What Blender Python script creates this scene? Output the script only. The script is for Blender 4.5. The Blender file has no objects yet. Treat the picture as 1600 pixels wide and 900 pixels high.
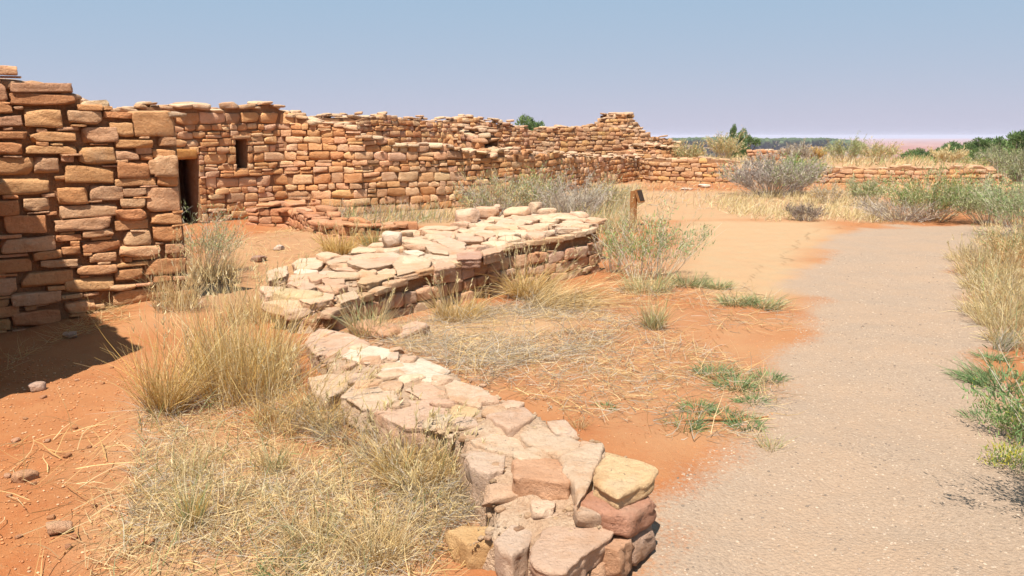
import bpy, math, random
import numpy as np
from mathutils import Matrix, Vector
R = math.radians
sc = bpy.context.scene
COL = sc.collection

# ------------------------------------------------------------------ camera, sky, sun, exposure
EYE, PITCH, FPX = 1.6, R(10.9), 1232.0           # FPX: focal length in pixels of the 1600 px wide photograph
cam = bpy.data.cameras.new("camera")
cam.sensor_width = 36; cam.lens = 36 * FPX / 1600
cam.clip_start = .05; cam.clip_end = 20000
camo = bpy.data.objects.new("camera", cam); COL.objects.link(camo)
camo.location = (0, 0, EYE); camo.rotation_euler = (math.pi / 2 - PITCH, 0, 0)
sc.camera = camo

SUN_EL = R(65)
SUN_H = np.array([-.30, -.954]); SUN_H /= np.linalg.norm(SUN_H)      # horizontal direction towards the sun
world = bpy.data.worlds.new("World"); sc.world = world; world.use_nodes = True
wn = world.node_tree; bg = wn.nodes["Background"]
sky = wn.nodes.new("ShaderNodeTexSky"); sky.sky_type = 'NISHITA'; sky.sun_disc = False
sky.sun_elevation = SUN_EL; sky.sun_rotation = math.atan2(SUN_H[0], SUN_H[1])
sky.altitude = 1800; sky.air_density = 1.0; sky.dust_density = 1.5; sky.ozone_density = 4.0
sep_ = wn.nodes.new("ShaderNodeSeparateColor"); com_ = wn.nodes.new("ShaderNodeCombineColor")   # summer dust evens the sky out
wn.links.new(sky.outputs[0], sep_.inputs[0]); wn.links.new(com_.outputs[0], bg.inputs[0])
for i_, (k_, g_) in enumerate(((.895, .395), (1.425, .12), (2.15, .01))):
    pw_ = wn.nodes.new("ShaderNodeMath"); pw_.operation = 'POWER'; pw_.inputs[1].default_value = g_
    mu_ = wn.nodes.new("ShaderNodeMath"); mu_.operation = 'MULTIPLY'; mu_.inputs[1].default_value = k_
    wn.links.new(sep_.outputs[i_], pw_.inputs[0]); wn.links.new(pw_.outputs[0], mu_.inputs[0]); wn.links.new(mu_.outputs[0], com_.inputs[i_])
bg.inputs[1].default_value = .14
sl = bpy.data.lights.new("sun", 'SUN'); sl.energy = 4.2; sl.angle = R(.53); sl.color = (1, .95, .88)
so = bpy.data.objects.new("sun", sl); COL.objects.link(so)
sd = Vector((SUN_H[0] * math.cos(SUN_EL), SUN_H[1] * math.cos(SUN_EL), math.sin(SUN_EL)))
so.rotation_euler = sd.to_track_quat('Z', 'Y').to_euler(); so.location = (0, 0, 30)
vs = sc.view_settings; vs.view_transform = 'Standard'; vs.look = 'None'; vs.gamma = 1; vs.use_curve_mapping = False
vs.exposure = 1.18

# ------------------------------------------------------------------ helpers
rng = np.random.default_rng(7)
def U(a, b, n=None): return rng.uniform(a, b, n)
def srgb(h, k=1.0):
    c = np.array([int(h[i:i + 2], 16) / 255 for i in (0, 2, 4)])
    return np.where(c <= .04045, c / 12.92, ((c + .055) / 1.055) ** 2.4) * k
def hash3(i, j, k):
    n = (i.astype(np.int64) * 374761393 + j.astype(np.int64) * 668265263 + k.astype(np.int64) * 2147483647) & 0xffffffff
    n = ((n ^ (n >> 13)) * 1274126177) & 0xffffffff
    n = (n ^ (n >> 16)) & 0xffffffff
    n = ((n ^ (n >> 15)) * 2246822519) & 0xffffffff
    return ((n ^ (n >> 13)) & 0xffffff) / float(0xffffff)
def noise3(p):
    """value noise in -1..1 of points (...,3)"""
    p = np.asarray(p, float); f = np.floor(p); t = p - f; t = t * t * (3 - 2 * t)
    i, j, k = (f[..., 0], f[..., 1], f[..., 2]); out = 0
    for a in (0, 1):
        for b in (0, 1):
            for c in (0, 1):
                w = (t[..., 0] if a else 1 - t[..., 0]) * (t[..., 1] if b else 1 - t[..., 1]) * (t[..., 2] if c else 1 - t[..., 2])
                out = out + w * hash3(i + a, j + b, k + c)
    return out * 2 - 1
def noise2(x, y, s=0): return noise3(np.stack([x, y, np.full_like(np.asarray(x, float), s + .37)], -1))
def sstep(a, b, x):
    t = np.clip((x - a) / (b - a), 0, 1); return t * t * (3 - 2 * t)

def ray(u, v):
    b = -(v - 450) / FPX
    return np.array([(u - 800) / FPX, math.cos(PITCH) + b * math.sin(PITCH), -math.sin(PITCH) + b * math.cos(PITCH)])
def P(u, v, z=0.0):
    d = ray(u, v); t = (z - EYE) / d[2]; return np.array([0, 0, EYE]) + d * t

def poly_sd(x, y, poly):
    """signed distance to polygon, positive inside"""
    poly = np.asarray(poly, float); n = len(poly); dmin = np.full(x.shape, 1e18); ins = np.zeros(x.shape, bool)
    for i in range(n):
        ax, ay = poly[i]; bx, by = poly[(i + 1) % n]
        ex, ey = bx - ax, by - ay; wx, wy = x - ax, y - ay
        t = np.clip((wx * ex + wy * ey) / (ex * ex + ey * ey + 1e-12), 0, 1)
        dmin = np.minimum(dmin, (wx - t * ex) ** 2 + (wy - t * ey) ** 2)
        c = ((ay > y) != (by > y))
        xx = ax + (y - ay) / (by - ay + 1e-12) * ex
        ins ^= c & (x < xx)
    return np.where(ins, 1, -1) * np.sqrt(dmin)

def sample_poly(poly, n):
    poly = np.asarray(poly); lo, hi = poly.min(0), poly.max(0); out = np.zeros((0, 2))
    while len(out) < n:
        q = rng.uniform(lo, hi, (n * 2, 2)); out = np.concatenate([out, q[poly_sd(q[:, 0], q[:, 1], poly) > 0]])
    return out[:n]
# ------------------------------------------------------------------ terrain
GW = np.array([[4.2, 28.4], [5.2, 27.4], [7.4, 27.2], [10.5, 26.9], [13.6, 26.6], [16.4, 26.4]])   # front line of the far low walls
PLAT = np.array([[5.6, 30.5], [5.3, 28.4], [5.9, 27.8], [8, 27.5], [11, 27.2], [16.2, 26.8], [17.5, 28], [19, 36], [14, 40], [5, 41]])
def gz(x, y):
    x = np.asarray(x, float); y = np.asarray(y, float)
    r = np.hypot(x, y); near = 1 - sstep(25, 60, r)
    z = near * (.030 * noise2(x * .7, y * .7, 1) + .016 * noise2(x * 1.9, y * 1.9, 2) + .011 * noise2(x * 5.3, y * 5.3, 3) + (r < 14) * .006 * noise2(x * 9.1, y * 9.1, 4))
    z += .06 * np.exp(-(((x + .35) / .9) ** 2 + ((y - 5.2) / 1.1) ** 2))
    z += .05 * np.exp(-(((x - .5) / 1.0) ** 2 + ((y - 6.2) / 1.6) ** 2))
    ql = np.full(np.shape(x), 9.0)
    for ax, ay, bx, by in ((-.1, 3.9, -.5, 4.7), (-.5, 4.7, -1.45, 5.9)):
        t = np.clip(((x - ax) * (bx - ax) + (y - ay) * (by - ay)) / ((bx - ax) ** 2 + (by - ay) ** 2), 0, 1)
        ql = np.minimum(ql, np.hypot(x - ax - t * (bx - ax), y - ay - t * (by - ay)))
    z += .10 * np.exp(-(ql / .75) ** 2)
    z += .20 * np.exp(-(((x + 3.3) / 1.3) ** 2 + ((y - 10.8) / 2.0) ** 2))
    z += .10 * np.exp(-(((x + 3.3) / .6) ** 2 + ((y - 7.2) / .8) ** 2))
    z += .55 * sstep(-.15, .25, poly_sd(x, y, PLAT))
    z -= 9.0 * sstep(42, 190, y) + 24 * sstep(190, 1400, y)
    z -= 3.0 * sstep(22, 90, np.abs(x)) * (1 - sstep(42, 190, y))
    far = sstep(60, 200, r)
    z += far * (1.2 * noise2(x / 45, y / 45, 5) + 3.5 * noise2(x / 260, y / 260, 6))
    return z
def G(u, v):
    z = 0.0
    for _ in range(6):
        p = P(u, v, z); z = float(gz(p[0], p[1]))
    return np.array([p[0], p[1], z])
def W(pts): return np.array([G(u, v)[:2] for u, v in pts])

# ------------------------------------------------------------------ mesh and object plumbing
def new_mesh(name, verts, faces, cols=None, smooth=False, mat=None):
    """faces: (N,4) / (N,3) int array or a list of those"""
    me = bpy.data.meshes.new(name)
    fl = [np.asarray(f) for f in (faces if isinstance(faces, list) else [faces]) if len(f)]
    verts = np.asarray(verts, np.float32)
    me.vertices.add(len(verts)); me.vertices.foreach_set("co", verts.ravel())
    loops = np.concatenate([f.ravel() for f in fl]).astype(np.int32)
    sizes = np.concatenate([np.full(len(f), f.shape[1]) for f in fl])
    starts = np.concatenate([[0], np.cumsum(sizes)[:-1]]).astype(np.int32)
    me.loops.add(len(loops)); me.loops.foreach_set("vertex_index", loops)
    me.polygons.add(len(sizes)); me.polygons.foreach_set("loop_start", starts)
    if smooth: me.polygons.foreach_set("use_smooth", np.ones(len(sizes), bool))
    me.update(calc_edges=True)
    if cols is not None:
        a = me.attributes.new("Col", 'FLOAT_COLOR', 'POINT')
        c = np.ones((len(verts), 4), np.float32); c[:, :3] = cols
        a.data.foreach_set("color", c.ravel())
    if mat: me.materials.append(mat)
    return me
def link(name, me, parent=None, loc=None):
    o = bpy.data.objects.new(name, me); COL.objects.link(o)
    if parent is not None:
        o.parent = parent
        if loc is None: o.location = -np.array(parent.location)
    if loc is not None: o.location = loc
    return o
def tag(o, label=None, cat=None, group=None, kind=None):
    if label: o["label"] = label
    if cat: o["category"] = cat
    if group: o["group"] = group
    if kind: o["kind"] = kind
    return o
def thing(name, label, cat, loc=(0, 0, 0), group=None):
    o = bpy.data.objects.new(name, None); COL.objects.link(o); o.location = loc
    o.empty_display_size = .2
    return tag(o, label, cat, group, 'thing')

# ------------------------------------------------------------------ materials
def mat_new(name):
    m = bpy.data.materials.new(name); m.use_nodes = True
    nt = m.node_tree; b = nt.nodes["Principled BSDF"]; b.inputs["Roughness"].default_value = .9
    b.inputs["Specular IOR Level"].default_value = .15
    return m, nt, b
def nd(nt, t, **kw):
    n = nt.nodes.new(t)
    for k, v in kw.items(): setattr(n, k, v)
    return n
def noise_n(nt, vec, scale, detail=4, rough=.6):
    n = nd(nt, "ShaderNodeTexNoise"); n.inputs["Scale"].default_value = scale
    n.inputs["Detail"].default_value = detail; n.inputs["Roughness"].default_value = rough
    if vec is not None: nt.links.new(vec, n.inputs["Vector"])
    return n.outputs[0]
def mrange(nt, val, a, b, c, d):
    n = nd(nt, "ShaderNodeMapRange"); n.inputs[1].default_value = a; n.inputs[2].default_value = b
    n.inputs[3].default_value = c; n.inputs[4].default_value = d; nt.links.new(val, n.inputs[0]); return n.outputs[0]
def mixc(nt, fac, a, b, mode='MIX'):
    n = nd(nt, "ShaderNodeMix", data_type='RGBA', blend_type=mode)
    for i, v in ((0, fac), (6, a), (7, b)):
        if hasattr(v, "is_linked") or isinstance(v, bpy.types.NodeSocket): nt.links.new(v, n.inputs[i])
        elif i == 0: n.inputs[0].default_value = v
        else: n.inputs[i].default_value = (*v, 1) if len(v) == 3 else v
    return n.outputs[2]
def bump(nt, b, h, strength, dist=.01):
    n = nd(nt, "ShaderNodeBump"); n.inputs["Strength"].default_value = strength; n.inputs["Distance"].default_value = dist
    nt.links.new(h, n.inputs["Height"]); nt.links.new(n.outputs[0], b.inputs["Normal"])
def attr(nt, name="Col"):
    n = nd(nt, "ShaderNodeAttribute", attribute_name=name); return n

def stone_material(name="sandstone", grain=1.0):
    m, nt, b = mat_new(name); L = nt.links
    co = nd(nt, "ShaderNodeTexCoord").outputs["Object"]
    a = attr(nt).outputs["Color"]
    n1 = noise_n(nt, co, 9 * grain, 5, .65)
    n2 = noise_n(nt, co, 46 * grain, 4, .7)
    mp = nd(nt, "ShaderNodeMapping"); mp.inputs["Scale"].default_value = (2, 2, 42 * grain); L.new(co, mp.inputs[0])
    n3 = noise_n(nt, mp.outputs[0], 1.0, 3, .6)
    c = mixc(nt, mrange(nt, n1, .4, .75, 0, .5), a, mixc(nt, 1.0, a, (.72, .58, .45), 'MULTIPLY'), 'MIX')
    c = mixc(nt, mrange(nt, n2, .35, .75, .0, .5), c, mixc(nt, 1.0, c, (.74, .68, .62), 'MULTIPLY'))
    c = mixc(nt, mrange(nt, n3, .4, .65, 0, .35), c, mixc(nt, 1.0, c, (1.25, 1.18, 1.08), 'MULTIPLY'))
    c = mixc(nt, mrange(nt, noise_n(nt, co, 3.1 * grain, 3), .6, .75, 0, .35), c, (.50, .41, .31))
    spots = nd(nt, "ShaderNodeMath", operation='MULTIPLY')                       # dark lichen specks, in colonies
    L.new(mrange(nt, noise_n(nt, co, 75 * grain, 2, .5), .62, .69, 0, .65), spots.inputs[0]); L.new(mrange(nt, noise_n(nt, co, 6 * grain, 2), .54, .66, 0, 1), spots.inputs[1])
    c = mixc(nt, spots.outputs[0], c, (.10, .085, .07))
    c = mixc(nt, mrange(nt, noise_n(nt, co, 5.3 * grain, 6, .7), .53, .68, 0, .5), c, (.42, .215, .10))   # red dust in hollows
    n4 = noise_n(nt, co, 19 * grain, 8, .78)
    c = mixc(nt, mrange(nt, n4, .28, .44, .4, 0), c, mixc(nt, 1.0, c, (.55, .47, .40), 'MULTIPLY'))
    c = mixc(nt, 1.0, c, (1.14, 1.06, .99, 1), 'MULTIPLY')
    L.new(c, b.inputs["Base Color"])
    h = nd(nt, "ShaderNodeMath", operation='ADD'); L.new(n4, h.inputs[0])
    h2 = nd(nt, "ShaderNodeMath", operation='MULTIPLY'); L.new(n2, h2.inputs[0]); h2.inputs[1].default_value = .45
    L.new(h2.outputs[0], h.inputs[1])
    bump(nt, b, h.outputs[0], 1.0, .034 / grain)
    return m
def mortar_material(name="mud_mortar", c1=(.26, .12, .05), c2=(.38, .21, .11), c3=(.18, .09, .045)):
    m, nt, b = mat_new(name); L = nt.links
    co = nd(nt, "ShaderNodeTexCoord").outputs["Object"]
    n1 = noise_n(nt, co, 7, 5, .7); n2 = noise_n(nt, co, 60, 3, .7)
    c = mixc(nt, mrange(nt, n1, .3, .7, 0, 1), c1, c2)
    c = mixc(nt, mrange(nt, n2, .45, .7, 0, .6), c, c3)
    L.new(c, b.inputs["Base Color"]); bump(nt, b, n2, .9, .03)
    return m
def blade_material(name, transl=.3):
    m, nt, b = mat_new(name); L = nt.links
    a = attr(nt).outputs["Color"]; L.new(a, b.inputs["Base Color"])
    t = nd(nt, "ShaderNodeBsdfTranslucent"); L.new(a, t.inputs[0])
    mx = nd(nt, "ShaderNodeMixShader"); mx.inputs[0].default_value = transl
    L.new(b.outputs[0], mx.inputs[1]); L.new(t.outputs[0], mx.inputs[2])
    L.new(mx.outputs[0], nt.nodes["Material Output"].inputs[0])
    return m
def ground_material():
    m, nt, b = mat_new("red_earth_and_gravel"); L = nt.links
    co = nd(nt, "ShaderNodeTexCoord").outputs["Object"]
    sep = nd(nt, "ShaderNodeSeparateColor"); L.new(attr(nt, "zone").outputs["Color"], sep.inputs[0])
    gravel, pale, far = sep.outputs
    n0 = noise_n(nt, co, .55, 4, .6); n1 = noise_n(nt, co, 3.2, 6, .65); n2 = noise_n(nt, co, 42, 5, .75); n3 = noise_n(nt, co, 170, 2, .6)
    red = mixc(nt, mrange(nt, n1, .32, .68, 0, 1), (.345, .115, .038), (.395, .165, .062))
    red = mixc(nt, mrange(nt, n0, .4, .65, 0, .55), red, (.43, .22, .10))
    red = mixc(nt, mrange(nt, n2, .52, .78, 0, .5), red, (.46, .26, .13))
    red = mixc(nt, mrange(nt, n3, .56, .75, 0, .4), red, (.22, .09, .04))
    buff = mixc(nt, mrange(nt, n1, .3, .7, 0, 1), (.46, .285, .155), (.43, .305, .175))
    buff = mixc(nt, mrange(nt, n2, .5, .7, 0, .6), buff, (.36, .27, .15))
    c = mixc(nt, mrange(nt, pale, 0, 1, 0, 1), red, buff)
    # gravel: stones seen as cells of many tones
    v = nd(nt, "ShaderNodeTexVoronoi"); v.inputs["Scale"].default_value = 62; L.new(co, v.inputs["Vector"])
    v2 = nd(nt, "ShaderNodeTexVoronoi"); v2.inputs["Scale"].default_value = 120; L.new(co, v2.inputs["Vector"])
    sv = nd(nt, "ShaderNodeSeparateColor"); L.new(v.outputs["Color"], sv.inputs[0])
    g = mixc(nt, sv.outputs[0], (.30, .22, .155), (.41, .312, .228))
    sv2 = nd(nt, "ShaderNodeSeparateColor"); L.new(v2.outputs["Color"], sv2.inputs[0])
    g2 = mixc(nt, sv2.outputs[1], (.275, .20, .145), (.43, .325, .236))
    g = mixc(nt, .5, g, g2)
    g = mixc(nt, mrange(nt, noise_n(nt, co, 1.1, 5, .65), .42, .62, .1, .6), g, (.405, .277, .182))
    g = mixc(nt, mrange(nt, n1, .5, .7, .0, .5), g, (.33, .25, .185))
    gm = nd(nt, "ShaderNodeMath", operation='ADD'); L.new(gravel, gm.inputs[0])
    nn = mrange(nt, n2, .3, .7, -.22, .22); L.new(nn, gm.inputs[1])
    c = mixc(nt, mrange(nt, gm.outputs[0], .3, .7, 0, 1), c, g)
    # distance: red plain with field stripes and dark scrub
    mp = nd(nt, "ShaderNodeMapping"); mp.inputs["Scale"].default_value = (.0011, .0042, 1); L.new(co, mp.inputs[0])
    nf = noise_n(nt, mp.outputs[0], 1.0, 3, .5)
    fc = mixc(nt, mrange(nt, nf, .4, .62, 0, 1), (.27, .10, .06), (.34, .17, .105))
    fc = mixc(nt, mrange(nt, noise_n(nt, co, .02, 5, .7), .55, .68, 0, .8), fc, (.10, .10, .05))
    c = mixc(nt, 1.0, c, (.85, .82, .79, 1), 'MULTIPLY')
    c = mixc(nt, far, c, fc)
    L.new(c, b.inputs["Base Color"])
    h = nd(nt, "ShaderNodeMath", operation='ADD'); L.new(n2, h.inputs[0]); L.new(n3, h.inputs[1])
    hv = nd(nt, "ShaderNodeMath", operation='MULTIPLY'); L.new(v.outputs["Distance"], hv.inputs[0]); L.new(gravel, hv.inputs[1])
    h2 = nd(nt, "ShaderNodeMath", operation='SUBTRACT'); L.new(h.outputs[0], h2.inputs[0]); L.new(hv.outputs[0], h2.inputs[1])
    bump(nt, b, h2.outputs[0], .65, .014)
    return m
def plain_material(name, c, c2=None, scale=20, stretch=(1, 1, 1), bs=.3):
    m, nt, b = mat_new(name); L = nt.links
    co = nd(nt, "ShaderNodeTexCoord").outputs["Object"]
    mp = nd(nt, "ShaderNodeMapping"); mp.inputs["Scale"].default_value = stretch; L.new(co, mp.inputs[0])
    n = noise_n(nt, mp.outputs[0], scale, 5, .65)
    L.new(mixc(nt, mrange(nt, n, .3, .7, 0, 1), c, c2 or tuple(x * .6 for x in c)), b.inputs["Base Color"])
    bump(nt, b, n, bs, .01)
    return m
M_STONE = stone_material(); M_STONE_FAR = stone_material("weathered_sandstone", .6)
M_MORTAR = mortar_material(); M_GROUND = ground_material()
M_BLADE = blade_material("dry_blades", .35); M_LEAF = blade_material("leaves", .3); M_TWIG = blade_material("twigs", .0)
M_WOOD = plain_material("weathered_wood", (.36, .17, .06), (.20, .085, .03), 9, (6, 6, .6), .5)
M_SHADE = plain_material("painted_shade", (.03, .02, .015), (.05, .03, .02), 30)  # near-black colour stands in for shade on the sign's front
M_BARK = plain_material("juniper_bark", (.17, .12, .085), (.09, .06, .04), 14, (4, 4, .5), .6)

# ------------------------------------------------------------------ ground and path
PATH = np.vstack([W([(930, 930), (985, 800), (1030, 745), (1075, 712), (1150, 685), (1212, 640), (1235, 580), (1240, 520), (1255, 470), (1270, 430), (1285, 396), (1330, 362), (1400, 353), (1545, 352)]),
                  [[10.5, 14.2], [16, 15.2], [16, 13.4], [10.5, 12.9]],
                  W([(1560, 372), (1500, 398), (1502, 440), (1528, 500), (1540, 560), (1520, 610), (1545, 660), (1600, 730)]),
                  [[2.35, 2.9], [2.6, 1.0], [2.6, -6], [-.6, -6], [-.1, .5], [.1, 2.0]]])
PALE = [W([(1060, 345), (1300, 345), (1320, 365), (1275, 400), (1250, 480), (1140, 470), (1050, 430)]),
        W([(860, 300), (1350, 296), (1430, 348), (1080, 345), (900, 345)]),
        W([(150, 800), (230, 640), (560, 690), (760, 800), (690, 860), (640, 980), (150, 980)]),
        W([(560, 515), (700, 480), (960, 465), (960, 500), (820, 560), (760, 620), (650, 560)]),
        W([(520, 335), (1000, 285), (960, 350), (640, 352)])]
PALE += [W([(640, 520), (800, 500), (1000, 470), (1240, 500), (1200, 690), (1040, 760), (860, 650)])]
PALE += [W([(310, 410), (470, 345), (620, 390), (430, 470), (230, 500)])]
PALE_W = [.95, .8, .6, .75, .9, .3, .5]
def grow(start, step, end, k):
    out = [start]; s = step
    while out[-1] < end: out.append(out[-1] + s); s *= k
    return out
gx = np.arange(-6, 6.001, .065)
gx = np.array(sorted([-a for a in grow(6.07, .075, 9000, 1.055)] + list(gx) + grow(6.07, .075, 9000, 1.055)))
gy = np.array(sorted([-a for a in grow(-.9, .2, 400, 1.3)] + list(np.arange(1.0, 13, .065)) + grow(13, .08, 12000, 1.034)))
XX, YY = np.meshgrid(gx, gy); shp = XX.shape
ZZ = gz(XX, YY)
gv = np.stack([XX, YY, ZZ], -1).reshape(-1, 3)
ii = np.arange(shp[0] * shp[1]).reshape(shp)
gq = np.stack([ii[:-1, :-1], ii[:-1, 1:], ii[1:, 1:], ii[1:, :-1]], -1).reshape(-1, 4)
nb = noise2(gv[:, 0] * 1.3, gv[:, 1] * 1.3, 11) * .28 + noise2(gv[:, 0] * 4.1, gv[:, 1] * 4.1, 12) * .14
psd = poly_sd(gv[:, 0], gv[:, 1], PATH)
gravel = sstep(-.55, .45, psd + nb * 1.1)
pale = np.zeros(len(gv))
for pg, w in zip(PALE, PALE_W):
    s = poly_sd(gv[:, 0], gv[:, 1], pg); sc_ = .25 + .02 * gv[:, 1]
    pale = np.maximum(pale, w * sstep(-1, 1, s / sc_ + nb * 1.5))
pale = np.maximum(pale, sstep(24, 34, gv[:, 1]) * .85)
pale = np.maximum(pale, .7 * sstep(.3, .5, gv[:, 2]) * sstep(20, 26, gv[:, 1]))
farm = sstep(150, 420, np.hypot(gv[:, 0], gv[:, 1]))
zone = np.stack([gravel, pale, farm, np.ones(len(gv))], -1).astype(np.float32)
def zoned(me, z):
    a = me.attributes.new("zone", 'FLOAT_COLOR', 'POINT'); a.data.foreach_set("color", z.astype(np.float32).ravel())
me = new_mesh("ground", gv, gq, None, True, M_GROUND); zoned(me, zone)
tag(link("ground", me), kind="structure")
cell = (gravel[gq].max(1) > .02) & (np.abs(gv[gq][:, :, 0]).max(1) < 18)
used, inv = np.unique(gq[cell], return_inverse=True)
pv = gv[used] + [0, 0, .004]
me = new_mesh("path", pv, inv.reshape(-1, 4), None, True, M_GROUND); zoned(me, zone[used])
tag(link("path", me), kind="structure")

# ------------------------------------------------------------------ stones
TT = {2: [-1, 0, 1], 3: [-1, -.6, .6, 1], 4: [-1, -.86, 0, .86, 1], 5: [-1, -.89, -.35, .35, .89, 1], 6: [-1, -.9, -.45, 0, .45, .9, 1], 8: [-1, -.92, -.62, -.3, 0, .3, .62, .92, 1]}
def cube_template(n):
    """surface grid of a cube: verts in [-1,1]^3 and quads"""
    idx = {}; vs_, fs = [], []
    def vid(p):
        k = tuple(np.round(p, 5))
        if k not in idx: idx[k] = len(vs_); vs_.append(k)
        return idx[k]
    t = TT[n]
    for ax in range(3):
        for sg in (-1, 1):
            for i in range(n):
                for j in range(n):
                    q = []
                    for (a, b) in ((i, j), (i + 1, j), (i + 1, j + 1), (i, j + 1)):
                        p = [0, 0, 0]; p[ax] = sg; p[(ax + 1) % 3] = t[a]; p[(ax + 2) % 3] = t[b]; q.append(vid(p))
                    fs.append(q if sg > 0 else q[::-1])
    return np.array(vs_, float), np.array(fs)
TPL = {n: cube_template(n) for n in (2, 3, 4, 5, 6, 8)}
def rot_small(n, ax, ay, az):
    a, b, c = U(-ax, ax, n), U(-ay, ay, n), U(-az, az, n)
    ca, sa, cb, sb, cc, s_ = np.cos(a), np.sin(a), np.cos(b), np.sin(b), np.cos(c), np.sin(c)
    Z, O = np.zeros(n), np.ones(n)
    Rx = np.array([[O, Z, Z], [Z, ca, -sa], [Z, sa, ca]]).transpose(2, 0, 1)
    Ry = np.array([[cb, Z, sb], [Z, O, Z], [-sb, Z, cb]]).transpose(2, 0, 1)
    Rz = np.array([[cc, -s_, Z], [s_, cc, Z], [Z, Z, O]]).transpose(2, 0, 1)
    return Rz @ Ry @ Rx
def stones(cen, half, basis, cols, n=5, k=(11, 30), clips=6, cut=(.82, 1.08), amp=.075, tilt=(.05, .05, .05), freq=1.6):
    """cen (N,3), half sizes (N,3), basis (N,3,3) columns = local axes; gives verts, quads, colours"""
    cen, half, basis, cols = map(np.asarray, (cen, half, basis, cols))
    N = len(cen); tv, tf = TPL[n]; V = len(tv)
    p = np.repeat(tv[None], N, 0)
    kk = U(k[0], k[1], N)[:, None]
    r = (np.abs(p) ** kk[..., None]).sum(-1) ** (1 / kk)
    p = p / r[..., None]
    for _ in range(clips):
        nn = rng.normal(size=(N, 3)); nn /= np.linalg.norm(nn, axis=1)[:, None]
        sup = (np.abs(nn)).sum(1)                       # support of the cube
        d = U(cut[0], cut[1], N) * (.55 * sup + .45)
        ex = np.maximum(0, np.einsum('nvi,ni->nv', p, nn) - d[:, None])
        p = p - ex[..., None] * nn[:, None]
    off = U(-50, 50, (N, 1, 3))
    q = p * freq + off
    dsp = np.stack([noise3(q), noise3(q + 17.1), noise3(q + 31.7)], -1)
    q2 = p * freq * 2.6 + off
    dsp = dsp + .5 * np.stack([noise3(q2), noise3(q2 + 9.1), noise3(q2 + 3.7)], -1)
    hm = half.min(1)[:, None]
    p = p * half[:, None] + dsp * amp * (.4 * half + .6 * hm)[:, None]
    p = np.einsum('nij,nvj->nvi', rot_small(N, *tilt), p)
    p = np.einsum('nij,nvj->nvi', basis, p) + cen[:, None]
    f = (tf[None] + (np.arange(N) * V)[:, None, None]).reshape(-1, 4)
    c = np.repeat(cols[:, None], V, 1).reshape(-1, 3)
    return p.reshape(-1, 3), f, c
def join(parts):
    vs_, fs, cs, o = [], [], [], 0
    for v, f, c in parts:
        vs_.append(v); fs.append(f + o); cs.append(c); o += len(v)
    return np.concatenate(vs_), np.concatenate(fs), np.concatenate(cs)
PAL = {
    'cap':  [(.48, .35, .25), (.52, .41, .30), (.45, .30, .19), (.55, .43, .29), (.42, .26, .15), (.50, .36, .24)],
    'dull': [(.52, .34, .22), (.54, .37, .26), (.47, .29, .19), (.51, .30, .18), (.50, .38, .29), (.43, .25, .15)],  # sandstone albedos
    'big':  [(.56, .33, .17), (.60, .38, .20), (.52, .275, .13), (.57, .30, .15), (.53, .38, .26), (.47, .235, .12), (.60, .41, .27), (.54, .36, .26), (.50, .33, .24)],
    'buff': [(.57, .36, .19), (.60, .41, .22), (.53, .295, .14), (.58, .34, .165), (.57, .43, .29), (.49, .255, .115), (.61, .39, .26), (.57, .39, .28), (.56, .40, .31), (.42, .21, .095), (.36, .24, .17), (.62, .48, .33)],
    'ochre': [(.54, .32, .15), (.57, .37, .20), (.48, .27, .13), (.55, .38, .25), (.57, .37, .15), (.46, .28, .17), (.52, .40, .28), (.42, .24, .14)],
    'pink': [(.52, .375, .27), (.54, .41, .305), (.48, .32, .215), (.57, .46, .35), (.52, .35, .245), (.55, .43, .31)],
    'red':  [(.42, .20, .10), (.46, .25, .14), (.40, .21, .12), (.47, .29, .19)],
}
def pick(pal, n, var=.1):
    a = np.array(PAL[pal]); c = a[rng.integers(0, len(a), n)] * .68 + a.mean(0) * .32
    if pal in ('big', 'buff'): c = c * np.array([1.03, .98, .90])
    return np.clip(c * U(1 - var, 1 + var, (n, 1)) * U(.97, 1.03, (n, 3)), .01, .8)

class Path2:
    def __init__(s, pts, step=.05):
        pts = np.asarray(pts, float); d = np.hypot(*np.diff(pts, axis=0).T); s.s = np.concatenate([[0], np.cumsum(d)]); s.p = pts; s.L = s.s[-1]
    def at(s, t):
        t = np.asarray(t, float)
        x = np.interp(t, s.s, s.p[:, 0]); y = np.interp(t, s.s, s.p[:, 1])
        e = .12
        dx = np.interp(np.clip(t + e, 0, s.L), s.s, s.p[:, 0]) - np.interp(np.clip(t - e, 0, s.L), s.s, s.p[:, 0])
        dy = np.interp(np.clip(t + e, 0, s.L), s.s, s.p[:, 1]) - np.interp(np.clip(t - e, 0, s.L), s.s, s.p[:, 1])
        l = np.hypot(dx, dy) + 1e-9
        return np.stack([x, y], -1), np.stack([dx / l, dy / l], -1)

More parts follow.
